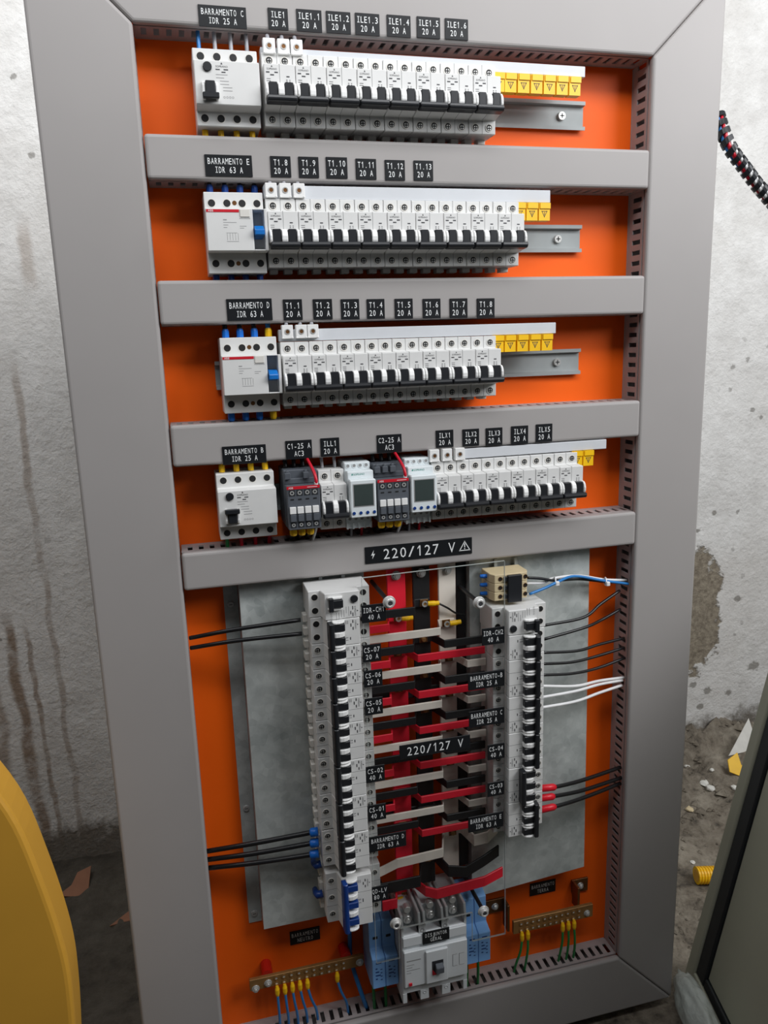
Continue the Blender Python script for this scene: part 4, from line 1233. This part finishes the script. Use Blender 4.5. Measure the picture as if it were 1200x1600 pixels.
# ---------------------------------------------------------------- main breaker
t = thing('main_breaker', 'light grey moulded-case main breaker with DISJUNTOR GERAL tag, at the bottom centre', 'breaker', (0.2490, 0.05, -0.9600))
W = 0.1030
b = MB().box(0, W, -0.0900, -0.0002, 0.0, 0.1010)
b.box(0, W, -0.060, -0.0002, 0.1010, 0.1240)
put('body', b.mesh('case', 'breaker_grey', bevel=0.0012), t)
put('cover_step', MB().box(0.0015, W - 0.0015, -0.0965, -0.0895, 0.0160, 0.0780).mesh('cover_step', 'breaker_grey', bevel=0.0012), t)
put('centre_panel', MB().box(0.0345, 0.0690, -0.1000, -0.0960, 0.0180, 0.0740).mesh('centre_panel', 'breaker_grey', bevel=0.001), t)
put('upper_panel', MB().box(0.0015, W - 0.0015, -0.0935, -0.0895, 0.0840, 0.1000).mesh('upper_panel', 'breaker_grey', bevel=0.001), t)
for xa in (0.0, 0.0270, 0.0345, 0.0630, 0.0705, W - 0.0040):
    put('phase_barrier', MB().prism([(-0.0900, 0.1000), (-0.0900, 0.1150), (-0.0860, 0.1330), (-0.0600, 0.1330), (-0.0200, 0.1330), (-0.0200, 0.1000)], 'x', xa, xa + 0.0040).mesh('phase_barrier', 'barrier_grey', bevel=0.0006), t)
for xa, xb in ((0.0270, 0.0385), (0.0630, 0.0745)):
    put('barrier_head', MB().box(xa, xb, -0.0895, -0.080, 0.1005, 0.1140).ring((xa + xb) / 2, 0.1050, 0.0022, 0.0036, -0.0902, -0.0890, 12, 1).mesh('barrier_head', ['barrier_grey', 'print_grey']), t)
for c in (0.0150, 0.0510, 0.0870):
    bb = MB().disc(0, 0, 0.0068, -0.0745, -0.0600, 16).disc(0, 0, 0.0040, -0.0775, -0.0745, 12).disc(0.001, 0.0140, 0.0055, -0.071, -0.0600, 14)
    put('terminal_bolt', bb.mesh('terminal_bolt', 'steel', bevel=0.0006), t, (c, 0, 0.1140))
for xa, wl in ((0.0, 0.0065), (0.0275, 0.0135), (0.0620, 0.0135), (W - 0.0065, 0.0065)):
    bb = MB().box(xa, xa + wl, -0.0900, -0.030, -0.0165, 0.0005)
    if wl > 0.01:
        bb.ring(xa + wl / 2, -0.004, 0.0016, 0.0030, -0.0906, -0.0898, 12, 1)
    put('lower_barrier', bb.mesh('lower_barrier', ['breaker_grey', 'print_grey'], bevel=0.0005), t)
put('toggle_window', MB().box(0.0440, 0.0615, -0.1006, -0.0998, 0.0325, 0.0560).prism([(0.0440, 0.0325), (0.0505, 0.0325), (0.0440, 0.0425)], 'y', -0.1010, -0.1004, 1).mesh('toggle_window', ['contactor_dark', 'red_stripe']), t)
put('toggle', MB().prism([(-0.1005, 0.0350), (-0.1080, 0.0390), (-0.1085, 0.0490), (-0.1005, 0.0520)], 'x', 0.0485, 0.0605).mesh('toggle', 'contactor_grey', bevel=0.0008), t)
put('trip_button', MB().box(0.0080, 0.0128, -0.0985, -0.0962, 0.0200, 0.0240).mesh('trip_button', 'red_stripe'), t)
b = MB()
b.box(0.0055, 0.0275, -0.0967, -0.0966, 0.0612, 0.0630)
for i, (a, c_) in enumerate(((0.005, 0.017), (0.005, 0.014), (0.005, 0.026), (0.005, 0.012))):
    b.box(a, c_, -0.0967, -0.0966, 0.0545 - i * 0.0045, 0.0555 - i * 0.0045)
for q in range(2):
    for (a, c_) in ((0.0775, 0.0850), (0.0880, 0.0960)):
        b.box(a, c_, -0.0967, -0.0966, 0.0560 - q * 0.020, 0.0565 - q * 0.020)
        b.box(a, a + 0.0004, -0.0967, -0.0966, 0.0360, 0.0565)
put('print', b.mesh('print', 'print_grey'), t)
tag_plate('tag_plate', 'black engraved tag reading DISJUNTOR GERAL on the main breaker', ['DISJUNTOR', 'GERAL'], 0.3017, -0.8660, 0.0420, 0.0210, -0.0436)


def surge(label, x, z, grp):
    t = thing('surge_protector', label, 'protector', (x, 0.0425, z), group=grp)
    w = 0.0203
    pr = [(0.0, 0.0), (-0.048, 0.0), (-0.0490, 0.004), (-0.0625, 0.006), (-0.0625, 0.0580), (-0.0460, 0.0640), (-0.0440, 0.1080), (-0.030, 0.1130), (0.0, 0.1130)]
    put('body', MB().prism(pr, 'x', 0.0002, w - 0.0002).mesh('body', 'spd_blue', bevel=0.0009), t)
    put('terminal_hole', MB().box(0.0065, 0.0135, -0.0464, -0.0445, 0.0790, 0.0825).mesh('terminal_hole', 'hole_black'), t)
    put('status_window', MB().box(0.0060, 0.0145, -0.0630, -0.0622, 0.0495, 0.0515).mesh('status_window', 'toggle_blue'), t)
    put('latch', MB().box(0.0055, 0.0145, -0.0520, -0.0470, -0.0005, 0.0035).mesh('latch', 'toggle_blue'), t)
    b = MB()
    for i in range(4):
        b.box(0.005, 0.008 + 0.0025 * (i % 3), -0.0627, -0.0626, 0.040 - i * 0.006, 0.042 - i * 0.006)
        b.box(0.0125, 0.0155, -0.0627, -0.0626, 0.038 - i * 0.006, 0.0395 - i * 0.006)
    put('print', b.mesh('print', 'toggle_blue'), t)
    return t


for i, s in enumerate(('outer', 'inner')):
    surge('blue surge protector left of the main breaker, %s of two' % s, 0.2075 + i * 0.0205, -0.9640, 'blue surge protectors left of the main breaker')
for i, s in enumerate(('inner', 'outer')):
    surge('blue surge protector right of the main breaker, %s of two' % s, 0.3545 + 0.0035 + i * 0.0205, -0.9600, 'blue surge protectors right of the main breaker')


# ---------------------------------------------------------------- neutral and earth bars
def hole_bar(name, label, x0, x1, zc, h, cols, y0=0.020, th=0.006):
    t = thing(name, label, 'busbar', (x0, y0, zc))
    w = x1 - x0
    put('bar', MB().box(0, w, 0, th, -h / 2, h / 2).mesh('bar', 'brass', bevel=0.0006), t)
    for i in range(cols[0]):
        x = cols[1] + i * cols[2] - x0
        for z in (h * 0.24, -h * 0.24):
            put('clamp_screw', cached('cscrew', lambda: MB().ring(0, 0, 0.0018, 0.0034, -0.0016, 0, 12, 0).disc(0, 0, 0.0026, -0.0013, -0.0003, 10, 1).mesh('clamp_screw', ['brass', 'bright_nut'])), t, (x, 0, z))
    return t


t = hole_bar('neutral_bar', 'brass neutral bar with two rows of clamp screws at the bottom left', 0.0262, 0.2030, -0.9395, 0.0190, (10, 0.0665, 0.0116))
for x in (0.0085, 0.0275, 0.1700):
    bolt(t, x, 0.0, -0.0010 if x > 0.01 else -0.0060, 0.0045)
for x in (0.0275, 0.1500):
    put('insulator', MB().disc(0, 0, 0.0085, 0.006, 0.0298, 16).mesh('insulator', 'insulator_red'), t, (x, 0, 0.0070))
t = hole_bar('earth_bar', 'brass earth bar with two rows of clamp screws at the bottom right', 0.4555, 0.6000, -0.9435, 0.0240, (11, 0.4690, 0.0105))
bolt(t, 0.1330, 0.0, -0.002, 0.0042)
for x, z, w in ((-0.040, 0.014, 0.036), (0.1190, 0.0180, 0.0300)):
    put('bracket', MB().box(x, x + w, 0.0265, 0.0298, z, z + 0.0250).box(x + (w - 0.004 if x < 0 else 0), x + (w if x < 0 else 0.004), 0.006, 0.0265, -0.010 if x < 0 else 0.0, z + 0.0250).mesh('bracket', 'copper', bevel=0.0005), t)
    bolt(t, x + w / 2, 0.0265, z + 0.0125, 0.0045)


def drop(label, x, z0, col, ferr, end, grp, y=0.017):
    t = thing('drop_wire', label, 'wire', (x, y, z0), group=grp)
    put('ferrule', MB().tube([(0, 0, 0), (0, -0.001, -0.005), (0, -0.001, -0.012), (0, -0.001, -0.016)], [0.0022, 0.0036, 0.0036, 0.0026], 8).mesh('ferrule', ferr), t)
    put('conductor', MB().tube(spline([(0, -0.001, -0.015), (end[0] * 0.3, -0.002, -0.035), (end[0] * 0.8, 0.002, -0.060), (end[0], 0.008, end[1] - z0)], 5), 0.0020, 8).mesh('conductor', col, smooth=True), t)


for i, (x, ex) in enumerate(((0.0665, 0.001), (0.0781, 0.003), (0.0897, 0.006), (0.1013, 0.009), (0.1129, 0.014), (0.1593, 0.016))):
    drop('blue wire with yellow ferrule dropping from the neutral bar, %s from the left' % ORD[i], x, -0.9470, 'wire_blue', 'yellow_plastic', (ex, -1.036), 'blue wires under the neutral bar')
for i, (x, ex) in enumerate(((0.4690, -0.011), (0.4795, -0.002), (0.5425, -0.003), (0.5530, 0.001), (0.5635, 0.004))):
    drop('green wire with yellow ferrule dropping from the earth bar, %s from the left' % ORD[i], x, -0.9510, 'wire_green', 'yellow_plastic', (ex, -1.036), 'green wires under the earth bar')
t = thing('drop_wire', 'blue wire passing behind the neutral bar at its right end', 'wire', (0.1860, 0.040, -0.8550))
put('conductor', MB().tube(spline([(0, 0, 0), (0, 0, -0.05), (0.001, 0.002, -0.10), (0.010, -0.018, -0.14), (0.020, -0.014, -0.181)], 5), 0.0034, 8).mesh('conductor', 'wire_blue', smooth=True), t)
for i, (x, s) in enumerate(((0.2140, 'left pair, outer'), (0.2330, 'left pair, inner'), (0.3700, 'right pair, inner'), (0.3890, 'right pair, outer'))):
    t = thing('drop_wire', 'green wire under the blue surge protectors, %s' % s, 'wire', (x, 0.012, -0.9635), group='green wires under the surge protectors')
    put('conductor', MB().tube(spline([(0, 0, 0), (0.001, 0, -0.03), (0.003, 0.008, -0.0720)], 5), 0.0024, 8).mesh('conductor', 'wire_green', smooth=True), t)


# ---------------------------------------------------------------- free wires of the lower compartment
def wire(label, path, r, col, grp=None, boot=None):
    if path[0][0] > 0.2:  # reach back to the terminal it leaves
        path = [(path[0][0] - 0.0065,) + tuple(path[0][1:])] + list(path[1:])
    x0, y0, z0 = path[0]
    t = thing('cable_run', label, 'wire', (x0, y0, z0), group=grp)
    p = [(x - x0, y - y0, z - z0) for x, y, z in path]
    put('conductor', MB().tube(spline(p, 7), r, 8).mesh('conductor', col, smooth=True), t)
    if boot:
        a, c = Vector(p[0]), Vector(p[1])
        put('boot', MB().tube([a, a.lerp(c, 0.85), c], [r * 1.75, r * 1.75, r * 1.2], 10).mesh('boot', boot, smooth=True), t)
    return t


for i, p in enumerate(WIRES['black']):
    wire('thin black wire from right breaker column to right duct, %s from the top' % ORD[i], p, 0.0023, 'wire_black', 'thin black wires on the right')
for i, p in enumerate(WIRES['white']):
    wire('thin white wire from the right breaker column to the right duct, %s of three' % ORD[i], p, 0.0023, 'wire_white', 'white wires on the right')
for i, p in enumerate(WIRES['boot']):
    wire('black cable with red boot at the foot of the right column, %s of three' % ORD[i], p, 0.0031, 'wire_black', 'cables with red boots', 'red_sleeve')
for i, p in enumerate(WIRES['left']):
    wire('black cable from left duct to the top of the left column, %s' % ('upper', 'lower')[i], p, 0.0030, 'wire_black', 'upper black cables on the left')
for i, p in enumerate(WIRES['lboot']):
    wire('black cable with blue boot at the foot of the left column, %s of three' % ORD[i], p, 0.0036, 'wire_black', 'cables with blue boots', 'blue_sleeve')
for i, zz in enumerate((-0.7300, -0.7790)):
    t = thing('cable_sleeve', 'dark blue cable sleeve at the left terminals of the blue-toggled breaker, %s' % ('upper', 'lower')[i], 'sleeve', (0.1365, -0.014, zz), group='dark blue sleeves on the left')
    put('sleeve', MB().tube([(0.003, 0, 0), (-0.004, 0, -0.001), (-0.0055, 0.008, -0.003), (-0.0055, 0.020, -0.006)], [0.0055, 0.0055, 0.0050, 0.0040], 10).mesh('sleeve', 'toggle_blue', smooth=True), t)
for i, (p, c) in enumerate(zip(WIRES['bundle'], ('black', 'white', 'blue'))):
    p = [(x, y + (0.0, 0.0046, -0.0046)[i], z) for x, y, z in p]
    wire('%s wire of the tied bundle from the beige terminal block' % c, p, 0.0021, 'wire_' + c, 'tied bundle of three wires')
for i, p in enumerate(WIRES['ties']):
    t = thing('cable_tie', 'small white cable tie round the wire bundle, %s' % ('nearer the terminal block', 'nearer the right duct')[i], 'tie', p, group='cable ties')
    b = MB()
    b.tube([(0.0045 * math.cos(a) * 0.3 + 0.0, 0.0050 * math.cos(a), 0.0058 * math.sin(a)) for a in [2 * PI * q / 14 for q in range(15)]], 0.0011, 6)
    put('strap', b.mesh('strap', 'wire_white'), t)
    put('tie_head', MB().box(-0.0028, 0.0032, -0.0090, -0.0040, -0.0050, 0.0015).mesh('tie_head', 'wire_white', bevel=0.0008), t)

# ---------------------------------------------------------------- around the cabinet
# spiral-wrapped loom leaving behind the right edge
path = spline(WIRES['cable'] + [(1.075, 0.07, 0.085), (1.135, 0.0, -0.06), (1.100, -0.07, -0.20), (1.052, -0.09, -0.258)], 8)
o0 = path[0].copy()
t = thing('cable_loom', 'black spiral-wrapped loom of coloured wires hanging at the upper right of the cabinet', 'cable', o0)
loc = [p - o0 for p in path]
cum = [0.0]
for i in range(1, len(loc)):
    cum.append(cum[-1] + (loc[i] - loc[i - 1]).length)


def along(s):
    for i in range(1, len(loc)):
        if s <= cum[i]:
            f = (s - cum[i - 1]) / (cum[i] - cum[i - 1])
            return loc[i - 1].lerp(loc[i], f), (loc[i] - loc[i - 1]).normalized()
    return loc[-1], (loc[-1] - loc[-2]).normalized()


for j, c in enumerate(('wire_white', 'wire_red', 'wire_blue', 'wire_black', 'wire_white')):
    a0 = j * 2 * PI / 5
    pts = []
    for i in range(90):
        p, d = along(cum[-1] * i / 89)
        u = d.cross(Vector((0, 1, 0))).normalized()
        v = d.cross(u)
        pts.append(p + (u * math.cos(a0 + i * 0.15) + v * math.sin(a0 + i * 0.15)) * 0.0042)
    put('wire', MB().tube(pts, 0.0032, 7).mesh('loom_wire', c, smooth=True), t)
nloop = 56
vs, fs = [], []
nn = nloop * 16
for i in range(nn + 1):
    s = cum[-1] * i / nn
    a = 2 * PI * i / 16
    for off in (-0.0040, 0.0040):
        for rr in (0.0082, 0.0106):
            p, d = along(min(cum[-1], max(0, s + off)))
            u = d.cross(Vector((0, 1, 0))).normalized()
            v = d.cross(u)
            vs.append(p + (u * math.cos(a) + v * math.sin(a)) * rr)
for i in range(nn):
    q = i * 4
    for s0, s1 in ((0, 1), (1, 3), (3, 2), (2, 0)):
        fs.append((q + s0, q + s1, q + 4 + s1, q + 4 + s0))
put('spiral_wrap', MB().add(vs, fs).mesh('spiral_wrap', 'loom_black'), t)

# loose cabinet door leaning at the lower right
DH = 0.92
DP = Vector((0.822, 0.060, FLOOR))
t = thing('cabinet_door', 'grey-green steel door with black gasket leaning at the lower right, close to the camera', 'door', DP)
t.matrix_world = Matrix.Translation(DP) @ Matrix.Rotation(math.radians(-13.0 + 180) * 0, 4, 'Y')
ux = Vector((math.sin(math.radians(13.3)), 0, math.cos(math.radians(13.3))))
uy = Vector((-0.285, -0.9585, 0)).normalized()
un = uy.cross(ux).normalized()
if un.x > 0:
    un = -un
mw = Matrix(((uy.x, un.x, ux.x, DP.x), (uy.y, un.y, ux.y, DP.y), (uy.z, un.z, ux.z, DP.z), (0, 0, 0, 1)))
t.matrix_world = mw
put('door_skin', MB().box(0.0, 0.72, -0.022, -0.020, 0.0, DH).mesh('door_skin', 'door_grey'), t)
put('folded_rim', MB().box(0, 0.030, -0.020, 0.004, 0, DH).box(0.030, 0.72, -0.020, 0.004, 0.0, 0.026).mesh('folded_rim', 'door_grey', bevel=0.003, seg=2), t)
put('gasket', MB().box(0.031, 0.066, -0.020, 0.001, 0.027, DH).box(0.066, 0.72, -0.020, 0.001, 0.027, 0.045).mesh('gasket', 'gasket', bevel=0.003, seg=2), t)
put('inner_panel', MB().box(0.067, 0.72, -0.020, -0.0035, 0.046, DH).mesh('inner_panel', 'door_grey', bevel=0.002), t)

# crumpled clear bag at the foot of the door
me = bpy.data.meshes.new('bag')
bm = bmesh.new()
bmesh.ops.create_icosphere(bm, subdivisions=4, radius=1.0)
for v in bm.verts:
    c = v.co
    f = 1 + 0.16 * noise.noise(c * 2.2) + 0.10 * abs(noise.noise(c * 5.0)) + 0.05 * noise.noise(c * 11)
    v.co = Vector((c.x * 0.024 * f, c.y * 0.100 * f, max(-0.034, c.z * 0.040 * f)))
bm.to_mesh(me)
bm.free()
me.materials.append(M['bag_plastic'])
me.polygons.foreach_set('use_smooth', [True] * len(me.polygons))
o = put('plastic_bag', me, None, (0.752, -0.075, FLOOR + 0.036), (0.0, 0, -0.25))
tag(o, 'crumpled clear plastic bag on the earth at the foot of the leaning door', 'bag')

# yellow corrugated conduit offcut
t = thing('conduit_offcut', 'short yellow corrugated conduit offcut lying on the earth beside the door', 'conduit', (0.995, 0.270, ground(1.0, 0.27) + 0.020))
n = 15
pts, rs = [], []
for i in range(n * 4 + 1):
    pts.append((0.095 * i / (n * 4), 0, 0))
    rs.append(0.0185 if i % 4 in (0, 1) else 0.0160)
put('tube', MB().tube(pts, rs, 20).mesh('tube', 'yellow_plastic'), t, rot=(0, 0.02, -0.22))
put('bore', MB().tube([(-0.0006, 0, 0), (0.001, 0, 0)], 0.0125, 16).mesh('bore', 'ochre'), t, rot=(0, 0.02, -0.22))


def shard(name, label, cat, mt, x, y, pts, th, tilt, grp=None, lift=0.004):
    o = put(name, MB().prism(pts, 'z', 0, th).mesh(name, mt, bevel=th * 0.2), None, (x, y, ground(x, y) + lift), tilt)
    return tag(o, label, cat, grp)


shard('yellow_scrap', 'small torn yellow plastic scrap on the heaped earth by the door edge', 'scrap', 'yellow_plastic', 1.295, 0.550, [(0, 0), (0.055, -0.02), (0.075, 0.025), (0.035, 0.018), (0.03, 0.05), (0.0, 0.03)], 0.003, (0.9, 0.1, -0.2), lift=0.010)
shard('paper_scrap', 'pale folded paper scrap on the heaped earth by the door edge', 'scrap', 'paper', 1.330, 0.600, [(0, 0), (0.09, 0.01), (0.085, 0.09)], 0.002, (1.0, 0.0, -0.1), lift=0.020)
rg = random.Random(3)
CH = (('large white plaster crumb on the heaped earth', 1.225, 0.555, 0.013), ('white plaster crumb just under the large one', 1.222, 0.525, 0.011), ('white plaster crumb right of the large one', 1.262, 0.575, 0.006), ('topmost white plaster crumb on the heap', 1.235, 0.640, 0.007), ('tan pebble in the middle of the heaped earth', 1.125, 0.475, 0.010), ('white plaster crumb beneath the yellow scrap', 1.275, 0.505, 0.008), ('small white crumb beside the leaning door edge', 1.175, 0.400, 0.005), ('small white crumb above the yellow conduit', 1.03, 0.330, 0.006), ('small white crumb nearest the cabinet edge', 0.985, 0.385, 0.005))
for lb, x, y, r in CH:
    me = bpy.data.meshes.new('crumb')
    bm = bmesh.new()
    bmesh.ops.create_icosphere(bm, subdivisions=2, radius=r)
    sd = rg.random() * 50
    for v in bm.verts:
        v.co *= 1 + 0.35 * noise.noise(v.co * (1.6 / r) + Vector((sd, 0, 0)))
        v.co.z *= 0.6
    bm.to_mesh(me)
    bm.free()
    me.materials.append(M['terminal_beige' if 'tan' in lb else 'paper'])
    o = put('plaster_crumb', me, None, (x, y, ground(x, y) + r * 0.35))
    tag(o, lb, 'crumb', 'crumbs on the heaped earth')

# loose clods on the heap, past counting
b = MB()
for i in range(2200):
    x, y = rg.uniform(0.8, 2.2), rg.uniform(0.1, 0.74)
    if min(math.hypot(x - 1.33, y - 0.57), math.hypot(x - 1.04, y - 0.26), math.hypot(x - 1.37, y - 0.63)) < 0.085:
        continue
    r = rg.uniform(0.003, 0.006) + 0.016 * rg.random() ** 4 * (1.3 if y > 0.4 else 0.5)
    z = ground(x, y)
    vs = [(x + dx * r * rg.uniform(0.6, 1.2), y + dy * r * rg.uniform(0.6, 1.2), z + dz * r * rg.uniform(0.4, 0.9)) for dx, dy, dz in ((1, 0, 0), (-1, 0, 0), (0, 1, 0), (0, -1, 0), (0, 0, 1), (0, 0, -1))]
    b.add(vs, [(0, 2, 4), (2, 1, 4), (1, 3, 4), (3, 0, 4), (2, 0, 5), (1, 2, 5), (3, 1, 5), (0, 3, 5)])
o = put('earth_clods', b.mesh('earth_clods', 'earth'))
tag(o, 'loose clods of dark earth and cement on the ground right of the cabinet', 'earth')
o['kind'] = 'stuff'

shard('cardboard_scrap', 'brown cardboard scrap on the dark floor, farther from the cabinet', 'scrap', 'scrap_brown', -0.350, 0.610, [(0, 0), (0.06, -0.02), (0.075, 0.06), (0.045, 0.05), (0.03, 0.02)], 0.003, (0.3, 0.1, 0.2), 'cardboard scraps')
shard('cardboard_scrap', 'brown cardboard scrap on the dark floor touching the left edge of the cabinet', 'scrap', 'scrap_brown', -0.235, 0.500, [(0, 0), (0.09, 0.0), (0.09, 0.03), (0.04, 0.025)], 0.003, (0.2, 0.0, 0.1), 'cardboard scraps')

# ochre plastic body standing in the lower left corner
out = [(-0.70, -1.158), (-0.236, -1.158), (-0.222, -1.02), (-0.211, -0.90), (-0.2045, -0.80), (-0.2055, -0.72), (-0.2215, -0.612), (-0.2440, -0.518), (-0.290, -0.432), (-0.360, -0.345), (-0.45, -0.30), (-0.70, -0.30)]
out = [(x + (0.010 if i else 0), z) for i, (x, z) in enumerate(out)]
out = out[:2] + [(p.x, p.z) for p in spline([(x, 0, z) for x, z in out[1:-1]], 5)][1:] + out[-1:]
t = thing('plastic_drum', 'ochre yellow rounded plastic body in the lower left corner, close to the camera', 'container', (-0.45, -0.05, FLOOR))
put('body', MB().prism([(x + 0.45, z - FLOOR) for x, z in out], 'y', -0.05, 0.012).mesh('body', 'ochre', bevel=0.007, seg=3), t)
bpy.context.view_layer.update()
